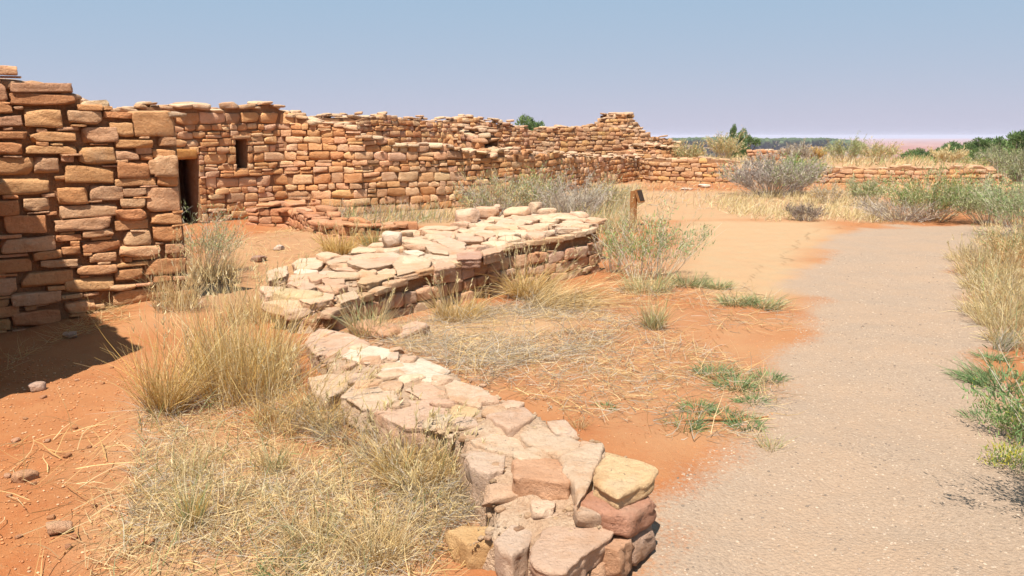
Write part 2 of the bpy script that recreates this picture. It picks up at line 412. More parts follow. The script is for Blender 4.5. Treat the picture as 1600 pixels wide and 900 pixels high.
def face_layout(L, top, z0, rowh, asp, openings=(), split=.22, chink=.35):
    """rows of irregular stones on a wall face: list of (s, z, half width, half height)"""
    out = []; z = z0; zmax = max(top(s) for s in np.linspace(0, L, 200))
    while z < zmax:
        rh = U(*rowh); s = U(-.25, 0)
        while s < L:
            w = rh * U(*asp); w = min(w, .75)
            a, b = s, s + w
            for (o0, o1, oz0, oz1) in openings:
                if oz0 - .04 < z + rh * .5 < oz1 + .02:
                    if a < o0 < b: b = o0 if o0 - a > .07 else a
                    elif o0 <= a < o1: a, b = o1, max(b, o1 + .12); s = o1; w = b - a
            if b - a > .06:
                sm = (a + b) / 2; ww = (b - a) / 2
                zc = z + rh / 2 + .025 * math.sin(sm * 1.3 + z * 2.1) * min(1, (z - z0) * 2)
                if 0 <= sm <= L + .1 and zc + rh * .30 < top(min(max(sm, 0), L)):
                    if rng.random() < split and rh > rowh[0] * 1.1:
                        k = U(.35, .65)
                        out.append((sm, zc - rh / 2 + rh * k / 2, ww - .004, rh * k / 2 - .004))
                        out.append((sm + U(-.02, .02), zc + rh / 2 - rh * (1 - k) / 2, ww * U(.8, 1) - .004, rh * (1 - k) / 2 - .004))
                    else:
                        hh = rh / 2 * U(.9, 1.04)
                        out.append((sm, zc + U(-.01, .01), ww - U(.001, .012), hh - .003))
                    if rng.random() < chink: out.append((sm + U(-.6, .6) * ww, zc + rh / 2 - .002, U(.025, .07), U(.008, .016)))
            s = b if b > s else s + w
        z += rh
    return out
def face_stones(path, lay, depth, pal, n, out=(-.012, .022), **kw):
    lay = np.array(lay); N = len(lay)
    xy, t = path.at(lay[:, 0]); nrm = np.stack([t[:, 1], -t[:, 0]], -1)
    dh = np.minimum(depth / 2, np.maximum(.05, lay[:, 3] * 1.6))
    c2 = xy + nrm * (U(out[0], out[1], N) - dh)[:, None]
    cen = np.concatenate([c2, lay[:, 1:2]], 1)
    half = np.stack([lay[:, 2], dh, lay[:, 3]], -1)
    B = np.zeros((N, 3, 3)); B[:, 0, 0] = t[:, 0]; B[:, 1, 0] = t[:, 1]; B[:, 0, 1] = -nrm[:, 0]; B[:, 1, 1] = -nrm[:, 1]; B[:, 2, 2] = 1
    return stones(cen, half, B, pick(pal, N) if isinstance(pal, str) else pal, n, **kw)
def core_mesh(name, path, top, z0, thick, openings, mat, front=.04, ds=.09, dz=.09):
    """the mud-mortared heart of a wall, set back from the stone faces, with real openings through it"""
    L = path.L
    S = set(np.round(np.arange(0, L + ds, ds).clip(0, L), 4))
    H = set(np.round(np.arange(z0, max(top(s) for s in np.linspace(0, L, 99)) + dz, dz), 4))
    for o in openings: S |= {round(o[0], 4), round(o[1], 4)}; H |= {round(o[2], 4), round(o[3], 4)}
    S = np.array(sorted(S)); H = np.array(sorted(H)); tp = np.array([top(s) - .03 for s in S])
    xy, t = path.at(S); nr = np.stack([t[:, 1], -t[:, 0]], -1)
    Zc = np.minimum(H[None, :], tp[:, None])
    def layer(off, amp):
        X = np.repeat(xy[:, None], len(H), 1) + nr[:, None] * off
        v = np.concatenate([X, Zc[..., None]], -1)
        if amp: v[..., :2] += (nr[:, None] * (noise3(v * 5.0) * amp)[..., None])
        return v.reshape(-1, 3)
    nS, nH = len(S), len(H); F = layer(-front, .014); Bk = layer(-thick, .0); n0 = nS * nH
    v = np.concatenate([F, Bk]); q = []
    I = lambda i, j: i * nH + j
    hole = np.zeros((nS - 1, nH - 1), bool)
    for i in range(nS - 1):
        for j in range(nH - 1):
            sm, hm = (S[i] + S[i + 1]) / 2, (H[j] + H[j + 1]) / 2
            hole[i, j] = any(o[0] < sm < o[1] and o[2] < hm < o[3] for o in openings)
    for i in range(nS - 1):
        for j in range(nH - 1):
            if Zc[i, j + 1] - Zc[i, j] < 1e-5 and Zc[i + 1, j + 1] - Zc[i + 1, j] < 1e-5: continue
            if not hole[i, j]:
                a, b, c, d = I(i, j), I(i + 1, j), I(i + 1, j + 1), I(i, j + 1)
                q.append((a, b, c, d)); q.append((b + n0, a + n0, d + n0, c + n0))
                if i and hole[i - 1, j]: q.append((a + n0, a, d, d + n0))
                if i < nS - 2 and hole[i + 1, j]: q.append((b, b + n0, c + n0, c))
                if j and hole[i, j - 1]: q.append((a, a + n0, b + n0, b))
                if j < nH - 2 and hole[i, j + 1]: q.append((d, c, c + n0, d + n0))
        a, b = I(i, nH - 1), I(i + 1, nH - 1); q.append((a, b, b + n0, a + n0))
    for i in (0, nS - 1):
        for j in range(nH - 1):
            a, d = I(i, j), I(i, j + 1)
            q.append((a + n0, a, d, d + n0) if i == 0 else (a, a + n0, d + n0, d))
    return new_mesh(name, v, np.array(q), None, True, mat)
def cap_stones(path, top, thick, sz, pal, n, rows=2, jit=.5, flat=(.16, .36), lift=(-.05, .03), dens=1.0, over=.0):
    cen, half, B = [], [], []
    for r in range(rows):
        s = U(0, sz[0])
        while s < path.L:
            w = U(*sz); d = w * U(.6, 1.0)
            off = (r + .5 + U(-jit, jit) * .5) * thick / rows - over
            xy, t = path.at(s + w / 2); nr = np.array([t[1], -t[0]])
            hz = w * U(*flat) * .5
            p = xy - nr * off
            if rng.random() < dens:
                cen.append([p[0], p[1], top(min(s + w / 2, path.L)) + U(*lift)]); half.append([w / 2, d / 2, max(.02, hz)])
                a = math.atan2(t[1], t[0]) + U(-.6, .6); ca, sa = math.cos(a), math.sin(a)
                B.append([[ca, -sa, 0], [sa, ca, 0], [0, 0, 1]])
            s += w * U(.75, 1.0)
    N = len(cen)
    return stones(cen, half, B, pick(pal, N), n, k=(4, 8), clips=8, cut=(.6, 1.0), tilt=(.12, .12, .1), amp=.1)

def prof(pts):
    a = np.array(sorted(pts), float)
    sd_ = rng.uniform(0, 99)
    return lambda s: float(np.interp(s, a[:, 0], a[:, 1]) + .035 * math.sin(s * 3.1 + sd_) + .025 * math.sin(s * 7.7 + 2 * sd_))
def build_wall(name, label, pts, top, thick=.5, z0=-.1, rowh=(.12, .22), asp=(1.3, 2.4), pal='buff', n=5, openings=(), capsz=(.2, .42),
               capn=3, caprows=2, cappal='cap', mat=None, both=False, ends=(), layout=None, caplift=(-.05, .03), capdens=1.0, split=.22, joint=.045):
    path = Path2(pts); mat = mat or M_STONE
    loc = (*path.p[len(path.p) // 2], 0)
    t = thing(name, label, "wall", loc)
    link("mortar_core", core_mesh("mortar_core", path, top, z0, thick, openings, M_MORTAR, front=joint), t)
    parts = []
    lay = layout or face_layout(path.L, top, z0, rowh, asp, openings, split)
    parts.append(face_stones(path, lay, .24, pal, n))
    if both:
        q, tq = path.at(np.linspace(0, path.L, 40)); qn = np.stack([tq[:, 1], -tq[:, 0]], -1)
        bp = Path2((q - qn * thick)[::-1]); tb = lambda s, L=path.L, k=bp: top(L - s * L / k.L)
        parts.append(face_stones(bp, face_layout(bp.L, tb, z0, rowh, asp), .24, pal, n))
    for e in ends:
        s = 0 if e == 0 else path.L
        xy, tt = path.at(s); nr = np.array([tt[1], -tt[0]])
        a, b = (xy - nr * thick, xy - nr * .12) if e == 0 else (xy - nr * .12, xy - nr * thick)
        ep = Path2([a, b]); te = lambda q, s=s: top(s)
        parts.append(face_stones(ep, face_layout(ep.L, te, z0, rowh, (1.2, 2.0)), .2, pal, n))
    v, f, c = join(parts)
    link("masonry", new_mesh("masonry", v, f, c, True, mat), t)
    v, f, c = cap_stones(path, top, thick, capsz, cappal, capn, caprows, lift=caplift, dens=capdens)
    link("cap_course", new_mesh("cap_course", v, f, c, True, mat), t)
    return t, path

# --- left wall: stones set out from the photograph on the wall's own plane
A0, A1 = G(20, 518)[:2], G(250, 470)[:2]
adir = (A1 - A0) / np.linalg.norm(A1 - A0)
AS = A0 - adir * 1.6
def on_plane(u, v, o, d):
    """point where the sight line meets the vertical plane through o along d: (s, z)"""
    r_ = ray(u, v); nn = np.array([d[1], -d[0]])
    t = (nn @ o) / (nn @ r_[:2]); p = r_[:2] * t
    return float((p - o) @ d), float(EYE + r_[2] * t)
Aend = on_plane(284, 300, AS, adir)[0]
R1 = [(-60,115,110,120,60),(-40,260,42,260,110),(62,225,455,235,60),(62,300,480,300,75),(-30,355,75,358,65),(155,420,392,412,115),(-40,437,140,437,65),(425,415,642,412,85),(515,525,740,525,95),(690,490,838,488,85),(835,450,1098,455,160),(188,537,478,535,62),(-30,522,175,522,50),(720,580,960,580,50),(990,565,1105,560,60),(160,617,478,617,48),(-60,610,145,610,80),(490,655,722,652,115),(725,650,868,652,55),(850,625,950,620,40),(880,665,958,663,36),(955,640,1100,638,60),(-40,722,222,720,110),(215,715,372,712,105),(380,672,465,672,45),(730,742,932,740,105),(930,722,1110,720,92),(405,775,715,772,105),(720,815,980,818,45),(985,818,1112,815,62),(-60,842,305,842,110),(650,398,838,400,38)]
R2 = [(365,65,552,62,105),(560,45,770,45,88),(772,45,918,42,50),(915,85,1130,88,150),(-40,140,122,140,95),(145,120,310,120,80),(375,160,735,155,75),(755,115,912,112,60),(725,190,918,175,70),(30,250,292,235,110),(345,250,690,240,75),(720,250,930,245,60),(945,208,1138,203,75),(352,332,510,325,40),(515,305,712,295,45),(775,330,945,325,85),(960,305,1142,300,95),(5,380,352,365,92),(390,410,503,400,48),(515,390,752,375,70),(750,415,1000,405,65),(1035,398,1155,390,60),(205,440,385,430,55),(560,455,730,445,55),(-40,510,200,500,90),(255,495,490,480,45),(480,545,735,510,55),(735,500,930,485,24),(905,520,1165,490,95),(130,600,460,570,95),(-30,640,110,630,110),(720,565,895,550,65),(405,635,715,610,90),(70,715,385,695,75),(685,650,850,625,36),(710,715,970,670,85),(985,640,1120,625,60),(410,780,600,745,75),(75,840,380,825,100),(-60,800,125,785,70),(-60,880,70,870,70),(-20,740,60,735,45)]
lay = []
for (x0, y0, x1, y1, h), oy in [(r, 80) for r in R1] + [(r, 290) for r in R2]:
    s0, z0_ = on_plane(x0 / 4, oy + y0 / 4, AS, adir); s1, z1_ = on_plane(x1 / 4, oy + y1 / 4, AS, adir)
    um, vm = (x0 + x1) / 8, oy + (y0 + y1) / 8
    za = on_plane(um, vm - h / 8, AS, adir)[1]; zb = on_plane(um, vm + h / 8, AS, adir)[1]
    lay.append(((s0 + s1) / 2, (za + zb) / 2, (s1 - s0) / 2 * .99, (za - zb) / 2 * 1.0))
smin = on_plane(-5, 300, AS, adir)[0]
topA_pts = [(s_, z_ - .02) for s_, z_ in (on_plane(u, v, AS, adir) for u, v in [(-20, 108), (24, 118), (30, 126), (110, 140), (160, 158), (200, 172), (275, 172), (284, 173)])]
topA_a = np.array([(-1, topA_pts[0][1])] + topA_pts)
topA = lambda s: float(np.interp(s, topA_a[:, 0], topA_a[:, 1]))
hid = [l for l in face_layout(smin, topA, -.1, (.12, .2), (1.4, 2.6)) if l[0] + l[2] < smin]
chinks = []
for l in list(lay):
    if rng.random() < .55: chinks.append((l[0] + U(-.9, .9) * l[2], l[1] - l[3] - .012, U(.03, .09), U(.006, .012)))
for _ in range(5000):
    q_ = (U(smin, Aend - .05), U(-.05, 2.2), U(.03, .13), U(.012, .035))
    if q_[1] + q_[3] < topA(q_[0]) and not any(abs(q_[0] - l[0]) < l[2] + q_[2] * .9 and abs(q_[1] - l[1]) < l[3] + q_[3] * .9 for l in lay): lay.append(q_)
chinks = [c for c in chinks if not any(abs(c[0] - l[0]) < l[2] * .95 and abs(c[1] - l[1]) < l[3] * .9 for l in lay)]
build_wall("ruin_wall", "tall foreground sandstone wall on the left, half in deep shade", [AS, AS + adir * Aend], topA, .55, -.15, n=8, pal='big',
           layout=lay + hid + chinks, capsz=(.12, .3), capn=5, ends=(1,), caplift=(-.06, .0), joint=.055)

# --- wall with the doorway and the small window
_b1, _b2 = G(320, 349)[:2], G(445, 338)[:2]; _bd = (_b2 - _b1) / np.linalg.norm(_b2 - _b1)
B_pts = [_b1 - _bd * 1.5, _b1, G(445, 338)[:2], G(560, 336)[:2], G(700, 326)[:2], G(790, 318)[:2]]
pB = Path2(B_pts)
def sB(u, v=300):     # arclength where a picture column meets this wall
    best, bs = 1e9, 0
    for s in np.linspace(0, pB.L, 2400):
        xy, _ = pB.at(s); uu = 800 + FPX * xy[0] / (xy[1] * math.cos(PITCH) + .3 * math.sin(PITCH) * 2)
        if abs(uu - u) < best: best, bs = abs(uu - u), s
    return bs
def zB(u, v):
    s = sB(u); xy, _ = pB.at(s); r_ = ray(u, v); return float(EYE + r_[2] * xy[1] / r_[1])
topB = prof([(sB(u), zB(u, v)) for u, v in [(252, 168), (320, 166), (430, 166), (480, 184), (545, 196), (568, 214), (640, 222), (700, 232), (785, 238)]])
door = (sB(272), sB(311), -.12, zB(295, 249)); win = (sB(371), sB(389), zB(380, 263), zB(380, 218))
wb, _ = build_wall("ruin_wall", "long sandstone wall with a dark doorway and a small dark window", B_pts, topB, .55, -.12, (.11, .22), (1.1, 2.7), 'buff', 5,
                   openings=(door, win), capsz=(.2, .4), caprows=3)
def slab_stone(s0, s1, z0, z1, col, path, depth=.4, out=.03, n=8, name="lintel", parent=None):
    v, f, c = face_stones(path, [((s0 + s1) / 2, (z0 + z1) / 2, (s1 - s0) / 2, (z1 - z0) / 2)], depth, np.array([col]), n, out=(out, out + .001), k=(6, 9), clips=5, cut=(.85, 1.1), tilt=(.02, .02, .02))
    return link(name, new_mesh(name, v, f, c, True, M_STONE), parent)
o = slab_stone(sB(262), sB(311), zB(290, 249) - .0, zB(290, 233), (.46, .24, .08), pB, parent=wb); o["label"] = "orange lintel stone over the doorway"
slab_stone(sB(366), sB(394), zB(380, 217), zB(380, 212), (.45, .30, .18), pB, parent=wb)
def chamber(op, grow_, depth, name):
    """the closed room behind an opening"""
    s0, s1, z0, z1 = op; xy0, t0 = pB.at((s0 + s1) / 2); nr = np.array([t0[1], -t0[0]])
    w = (s1 - s0) / 2 + grow_; zt = z1 + .12; zb_ = z0 - .03
    cs = []
    for (a, b) in ((-w, .30), (w, .30), (w, .30 + depth), (-w, .30 + depth)):
        p = xy0 + t0 * a - nr * b; cs += [[p[0], p[1], zb_], [p[0], p[1], zt]]
    q = [(2, 4, 5, 3), (4, 6, 7, 5), (6, 0, 1, 7), (1, 3, 5, 7), (0, 6, 4, 2)]
    o = link(name, new_mesh(name, np.array(cs), np.array(q), None, False, M_MORTAR), wb); return o
chamber(door, .25, 2.4, "dark_room"); chamber(win, .12, 1.2, "window_recess")

# --- far stretch of the same ruin, the back wall, the ochre wall and the little tower
def far_wall(label, px, topv, **kw):
    """px: (u, distance) corner list; topv: (u, v) of the top line"""
    pts = np.array([[(u - 800) / FPX * (d * math.cos(PITCH) + .25), d] for u, d in px])
    pth = Path2(pts); us = np.array([p[0] for p in px]); ss = pth.s
    tp = []
    for u, v in topv:
        s = float(np.interp(u, us, ss)); xy, _ = pth.at(s); r_ = ray(u, v); tp.append((s, float(EYE + r_[2] * xy[1] / r_[1])))
    return build_wall("ruin_wall", label, pts, prof(tp), **kw)
C_t, pC = far_wall("weathered stone wall receding behind the sage to the middle of the picture", [(775, 19.2), (860, 22.0), (930, 25.5), (1000, 29.5)],
         [(775, 240), (800, 236), (850, 240), (900, 243), (950, 244), (1000, 246)], thick=.6, rowh=(.11, .2), asp=(1.4, 2.6), n=4, capsz=(.18, .4), caprows=2, caplift=(-.06, .06), mat=M_STONE_FAR)
far_wall("back wall rising behind the long wall under the skyline", [(505, 20.5), (620, 23.0), (700, 25.0), (822, 28.0)],
         [(505, 186), (560, 182), (640, 184), (690, 194), (705, 185), (760, 188), (822, 200)], thick=.6, rowh=(.12, .22), asp=(1.3, 2.4), n=4, capsz=(.18, .4), caplift=(-.06, .1), mat=M_STONE_FAR)
far_wall("ochre stone wall in the middle distance, left of the stepped tower stub", [(820, 28.2), (900, 29.5), (1010, 31.5), (1062, 34.0)],
         [(820, 204), (880, 200), (930, 196), (990, 200), (1015, 212), (1062, 222)], thick=.7, rowh=(.13, .24), asp=(1.2, 2.6), pal='ochre', n=4, capsz=(.2, .42), caplift=(-.08, .06), mat=M_STONE_FAR)
far_wall("small stepped tower stub standing above the ochre wall on the skyline", [(934, 33.0), (972, 32.4), (1004, 34.2)],
         [(934, 196), (944, 182), (958, 177), (978, 181), (990, 187), (1004, 203)], thick=1.1, rowh=(.13, .2), asp=(1.5, 3), pal='ochre', n=4, capsz=(.2, .42), caprows=3, mat=M_STONE_FAR, both=True, ends=(0, 1))
far_wall("rubble topped cross wall climbing from the long wall to the back wall", [(700, 20.5), (742, 18.9), (782, 18.9)],
         [(700, 198), (730, 210), (760, 226), (782, 238)], thick=.7, rowh=(.12, .2), asp=(1.3, 2.4), n=4, capsz=(.18, .4), caprows=3, caplift=(-.05, .14), mat=M_STONE_FAR)
far_wall("low broken wall of pale rubble between tower stub and shrubs", [(985, 30.2), (1040, 31.0), (1085, 33.0)],
         [(985, 236), (1020, 230), (1060, 232), (1085, 240)], thick=.8, rowh=(.12, .2), asp=(1.3, 2.4), n=4, capsz=(.2, .42), caprows=3, caplift=(-.05, .15), mat=M_STONE_FAR)
far_wall("low straight wall of level stone courses left of the big grey sagebrush", [(1000, 28.8), (1020, 27.6), (1080, 27.3), (1150, 27.0)],
         [(1000, 250), (1020, 247), (1080, 247), (1150, 249)], thick=.5, rowh=(.13, .2), asp=(1.5, 3), pal='ochre', n=4, capsz=(.25, .45), caprows=1, caplift=(-.07, -.03), mat=M_STONE_FAR)
far_wall("low straight wall of level stone courses behind the right shrubs, its end crumbling", [(1255, 26.9), (1400, 26.5), (1520, 26.2), (1568, 26.6)],
         [(1255, 262), (1400, 261), (1520, 260), (1555, 261), (1568, 270)], thick=.5, rowh=(.13, .2), asp=(1.5, 3), pal='ochre', n=4, capsz=(.25, .45), caprows=1, caplift=(-.07, -.03), mat=M_STONE_FAR, ends=(1,))
far_wall("short red stub wall on the terrace beyond the big grey sagebrush", [(1168, 33.5), (1225, 33.2)], [(1168, 235), (1200, 233), (1225, 236)],
         thick=.5, rowh=(.12, .18), asp=(1.6, 3), pal='red', n=4, capsz=(.3, .5), caprows=1, mat=M_STONE_FAR)

# --- red rubble footing between the doorway wall and the low platform
K_pts = [G(392, 352)[:2], G(450, 356)[:2], G(505, 368)[:2], G(560, 378)[:2], G(625, 386)[:2]]
build_wall("ruin_wall", "ankle high red rubble wall joining doorway wall and low platform", K_pts, prof([(0, .36), (2, .36), (3.5, .30), (6, .26)]), .5, -.1, (.11, .2), (1.2, 2.2), 'red', 5,
           capsz=(.2, .42), capn=5, caprows=2, cappal='red', caplift=(-.05, .05))

# --- cross wall just outside the left edge of the view: it throws the shade over the left wall's foot
build_wall("ruin_wall", "cross wall stub at the left edge, casting the dark shade on the dirt", [(-3.74, 3.4), (-3.25, 4.63), (-4.28, 5.80)],
           lambda s: 2.78, .9, -.1, (.12, .2), (1.3, 2.4), 'big', 5, capsz=(.2, .4), ends=(1,))

# ------------------------------------------------------------------ flat slabs traced as outlines, each with its own thickness
def slab(poly, ztop, thick, col, n_out=84, tilt=(0, 0), rough=.012, taper=.06):
    """angular slab: rings from the middle of the top to the underside; returns verts, [quads, tris], colours"""
    poly = np.asarray(poly, float); c = poly.mean(0)
    d = np.hypot(*np.diff(np.vstack([poly, poly[:1]]), axis=0).T); cs = np.concatenate([[0], np.cumsum(d)]); L = cs[-1]
    t = np.linspace(0, L, n_out, endpoint=False); pp = np.vstack([poly, poly[:1]])
    ring = np.stack([np.interp(t, cs, pp[:, 0]), np.interp(t, cs, pp[:, 1])], -1)
    ring = (ring * 6 + np.roll(ring, 1, 0) + np.roll(ring, -1, 0)) / 8
    s0 = rng.uniform(0, 50); out_ = ring - c; ring = c + out_ * (1 + .05 * noise2(ring[:, 0] * 9 + s0, ring[:, 1] * 9, 3) + .035 * noise2(ring[:, 0] * 31 + s0, ring[:, 1] * 31, 5))[:, None]; rad = np.sqrt(abs(np.cross(poly, np.roll(poly, -1, 0)).sum() / 2))
    e = min(.014 / rad, .06)
    lv = [(.35, 0, .3), (.7, 0, .4), (.9, 0, .45), (1 - e * .6, -.002, .6), (1, -.010, 1)] + [(1 + U(-.035, .02) - taper * q_, -max(.016, thick * q_), 1.3) for q_ in (.16, .28, .40, .52, .64, .76, .88)] + [(1 - taper * 1.2, -thick * .95, 1.2), (.8, -thick, .6)]
    V = [[c[0], c[1], 0]]
    for k, dz, a in lv:
        r = c + (ring - c) * k; q = np.concatenate([r, np.full((n_out, 1), dz)], 1)
        nz = np.stack([noise3(q * 7 + s0), noise3(q * 7 + s0 + 9), noise3(q * 5 + s0 + 21)], -1) + .5 * np.stack([noise3(q * 23 + s0), noise3(q * 23 + s0 + 9), noise3(q * 23 + s0 + 21)], -1)
        q = q + nz * rough * a * np.array([1.2, 1.2, .7]); V += list(q)
    V = np.array(V); V[:, 2] += ztop + (V[:, 0] - c[0]) * tilt[0] + (V[:, 1] - c[1]) * tilt[1]
    nr = len(lv); a = np.arange(n_out); b = (a + 1) % n_out
    ccw = np.cross(poly, np.roll(poly, -1, 0)).sum() > 0
    tri = np.stack([np.zeros(n_out, int), 1 + a, 1 + b], -1); quads = []
    for k in range(nr - 1):
        o = 1 + k * n_out; quads.append(np.stack([o + a, o + n_out + a, o + n_out + b, o + b], -1))
    quads = np.concatenate(quads)
    if not ccw: tri = tri[:, ::-1]; quads = quads[:, ::-1]
    return V, [quads, tri], np.repeat(np.array([col]), len(V), 0)
def put_slab(poly, ztop, thick, col, parent, name="capstone", label=None, **kw):
    v, f, c = slab(poly, ztop, thick, col, **kw)
    o = link(name, new_mesh(name, v, f, c, True, M_STONE), parent)
    if label: o["label"] = label
    return o
def zoomA(pts, sx, ox, oy): return [(x / sx + ox, y / sx + oy) for x, y in pts]
PK, CR, WH, SA, YE, LI, RD = (.52, .375, .28), (.54, .42, .31), (.60, .52, .42), (.50, .31, .20), (.58, .43, .255), (.53, .41, .32), (.43, .235, .16)
L1 = thing("low_wall", "low broken wall of pale capstones running to the bottom of the picture", "wall", (*G(760, 680)[:2], 0))
Z1 = 4.0
S1 = [  # (outline in the zoom, top height, thickness, colour, label)
    ([(380,330),(470,250),(660,280),(805,345),(690,400),(560,440),(430,400)], .21, .14, PK, None),
    ([(600,430),(680,360),(830,360),(975,395),(900,430),(770,470)], .22, .12, WH, "white capstone"),
    ([(850,510),(1010,430),(1130,440),(1300,520),(1210,580),(960,545)], .23, .12, WH, "white capstone"),
    ([(590,680),(700,590),(900,580),(960,640),(970,690),(870,750),(740,745)], .22, .14, CR, None),
    ([(1000,640),(1130,585),(1280,650),(1290,690),(1130,700)], .215, .12, PK, None),
    ([(1250,600),(1320,570),(1500,620),(1550,670),(1480,740),(1290,700)], .25, .14, CR, None),
    ([(800,760),(980,695),(1280,695),(1300,800),(1180,880),(1000,880)], .22, .16, PK, "big pinkish slab"),
    ([(400,560),(560,530),(720,560),(600,650),(540,690),(440,640)], .18, .12, CR, None),
    ([(1310,720),(1460,735),(1490,760),(1380,850),(1310,830)], .24, .15, YE, None),
]
for poly, zt, th, col, lb in S1:
    pp = [P(u, v, zt)[:2] for u, v in zoomA(poly, 4, 380, 450)]
    put_slab(pp, zt, th, col, L1, label=lb)
S2 = [
    ([(330,60),(540,5),(575,55),(565,90),(460,135),(370,100)], .29, .16, PK, "pink capstone with a red underside"),
    ([(500,150),(590,100),(730,150),(850,215),(740,270),(640,250),(540,210)], .27, .14, CR, None),
    ([(250,200),(380,145),(500,180),(560,230),(470,260),(340,240)], .25, .16, CR, None),
    ([(472,290),(560,262),(720,275),(785,395),(760,415),(600,405),(475,395)], .265, .16, SA, "salmon block with a flat top"),
    ([(720,270),(860,215),(940,210),(930,270),(890,380),(830,510),(790,400)], .28, .2, CR, None),
    ([(890,395),(950,245),(1205,325),(1190,380),(1030,480)], .315, .07, YE, "yellow corner block"),
    ([(230,240),(430,250),(440,340),(350,370),(250,330)], .24, .22, LI, None),
    ([(560,790),(640,640),(830,560),(1030,620),(1000,680),(850,800),(750,880),(600,850)], .18, .10, PK, "largest pink slab at the near end"),
    ([(370,710),(470,610),(570,615),(560,740),(480,780),(400,740)], .145, .17, LI, None),
    ([(130,660),(220,625),(360,640),(358,712),(220,722)], .105, .14, (.54, .36, .18), "ochre corner stone"),
]
for poly, zt, th, col, lb in S2:
    pp = [P(u, v, zt)[:2] for u, v in zoomA(poly, 3.333, 660, 630)]
    put_slab(pp, zt, th, col, L1, label=lb, tilt=(U(-.04, .04), U(-.04, .04)))
# courses under the near end: red and brown layered stones on the path side
RS = [((1200, 470), (1035, 600), .245, .10, RD), ((1195, 590), (1085, 690), .155, .13, (.42, .30, .23)), ((1075, 690), (1000, 770), .15, .12, SA), ((1200, 690), (1120, 760), .05, .12, RD),
      ((1000, 760), (900, 860), .10, .16, (.46, .30, .2)), ((900, 860), (790, 940), .10, .2, (.44, .29, .19))]
cen, half, B, cols = [], [], [], []
for a, b, zt, h, col in RS:
    pa, pb_ = (P(*zoomA([q], 3.333, 660, 630)[0], zt)[:2] for q in (a, b))
    d = pa - pb_; l = np.linalg.norm(d); d /= l; nrm = np.array([d[1], -d[0]]); m = (pa + pb_) / 2 - nrm * .09
    cen.append([m[0], m[1], zt - h / 2]); half.append([l / 2 * 1.0, .11, h / 2]); cols.append(col)
    B.append([[d[0], -nrm[0], 0], [d[1], -nrm[1], 0], [0, 0, 1]])
v, f, c = stones(cen, half, B, cols, 8, clips=8, cut=(.78, 1.05), amp=.11, freq=2.4, tilt=(.03, .03, .03))
link("course_stones", new_mesh("course_stones", v, f, c, True, M_STONE), L1)
# mortar bed under the capstones
def bed(name, poly, ztop, zbot, parent, seed=0, res=.06, mat=None, soft=(-.05, .10)):
    poly = np.asarray(poly); x0, y0 = poly.min(0) - .1; x1, y1 = poly.max(0) + .1
    X, Y = np.meshgrid(np.arange(x0, x1, res), np.arange(y0, y1, res)); s = poly_sd(X, Y, poly)
    zt = np.vectorize(ztop)(X, Y) if callable(ztop) else np.full(X.shape, ztop)
    z = zbot + (zt - zbot) * sstep(soft[0], soft[1], s + .05 * noise2(X * 4, Y * 4, seed)) + .010 * noise2(X * 9, Y * 9, seed + 1) + .006 * noise2(X * 27, Y * 27, seed + 2)
    v = np.stack([X, Y, z], -1).reshape(-1, 3); i = np.arange(X.size).reshape(X.shape)
    q = np.stack([i[:-1, :-1], i[:-1, 1:], i[1:, 1:], i[1:, :-1]], -1).reshape(-1, 4)
    keep = (s.reshape(-1)[q] > -.12).any(1)
    return link(name, new_mesh(name, v, q[keep], None, True, mat or M_MORTAR), parent)
M_BED = mortar_material("gritty_mortar", (.36, .22, .13), (.43, .31, .21), (.24, .14, .08))
bed1 = [P(u, v, .18)[:2] for u, v in [(478, 548), (505, 515), (620, 550), (705, 587), (825, 660), (925, 712), (1000, 750), (1000, 800), (940, 835), (850, 850), (790, 835), (730, 822), (752, 790), (705, 710), (615, 655), (545, 615)]]
bedc = np.array([[*P(u, v, .18)[:2], z] for u, v, z in ((735, 795, .15), (790, 792, .18), (850, 795, .185), (915, 790, .20), (770, 870, .09), (700, 850, .07))] + [[*np.mean([P(u, v, zt)[:2] for u, v in zoomA(poly, sx, ox, oy)], 0), zt] for S, sx, ox, oy in ((S1, 4, 380, 450), (S2, 3.333, 660, 630)) for poly, zt, *_ in S])
def zbed(x, y):
    w = 1 / ((bedc[:, 0] - x) ** 2 + (bedc[:, 1] - y) ** 2 + .004) ** 2; return float((w * bedc[:, 2]).sum() / w.sum()) - .012
bed("mortar_bed", bed1, zbed, -.08, L1, 3, .022, mat=M_BED, soft=(-.01, .045))

cen, half, B, tries = [], [], [], 0
while len(cen) < 30 and tries < 4000:
    tries += 1; lo, hi = np.min(bed1, 0), np.max(bed1, 0); p = rng.uniform(lo, hi)
    if poly_sd(p[:1], p[1:], bed1)[0] < .05: continue
    if (np.hypot(*(bedc[6:, :2] - p).T) < .15).any() or (cen and (np.hypot(*(np.array(cen)[:, :2] - p).T) < .13).any()): continue
    r = U(.05, .1); cen.append([*p, zbed(*p) + .002]); half.append([r, r * U(.6, .9), U(.02, .035)]); a = U(0, 3.1)
    B.append([[math.cos(a), -math.sin(a), 0], [math.sin(a), math.cos(a), 0], [0, 0, 1]])
def single_stones(name, cen, half, B, cols, parent, **kw):
    v, f, c = stones(cen, half, B, cols, 8, **kw); V = len(TPL[8][0]); F = len(TPL[8][1])
    for i in range(len(cen)):
        link(name, new_mesh(name, v[i * V:(i + 1) * V], f[i * F:(i + 1) * F] - i * V, c[i * V:(i + 1) * V], True, M_STONE), parent)
single_stones("filler_stone", cen, half, B, pick('pink', len(cen)), L1, k=(6, 10), clips=9, cut=(.62, .95), tilt=(.06, .06, .1), amp=.09)

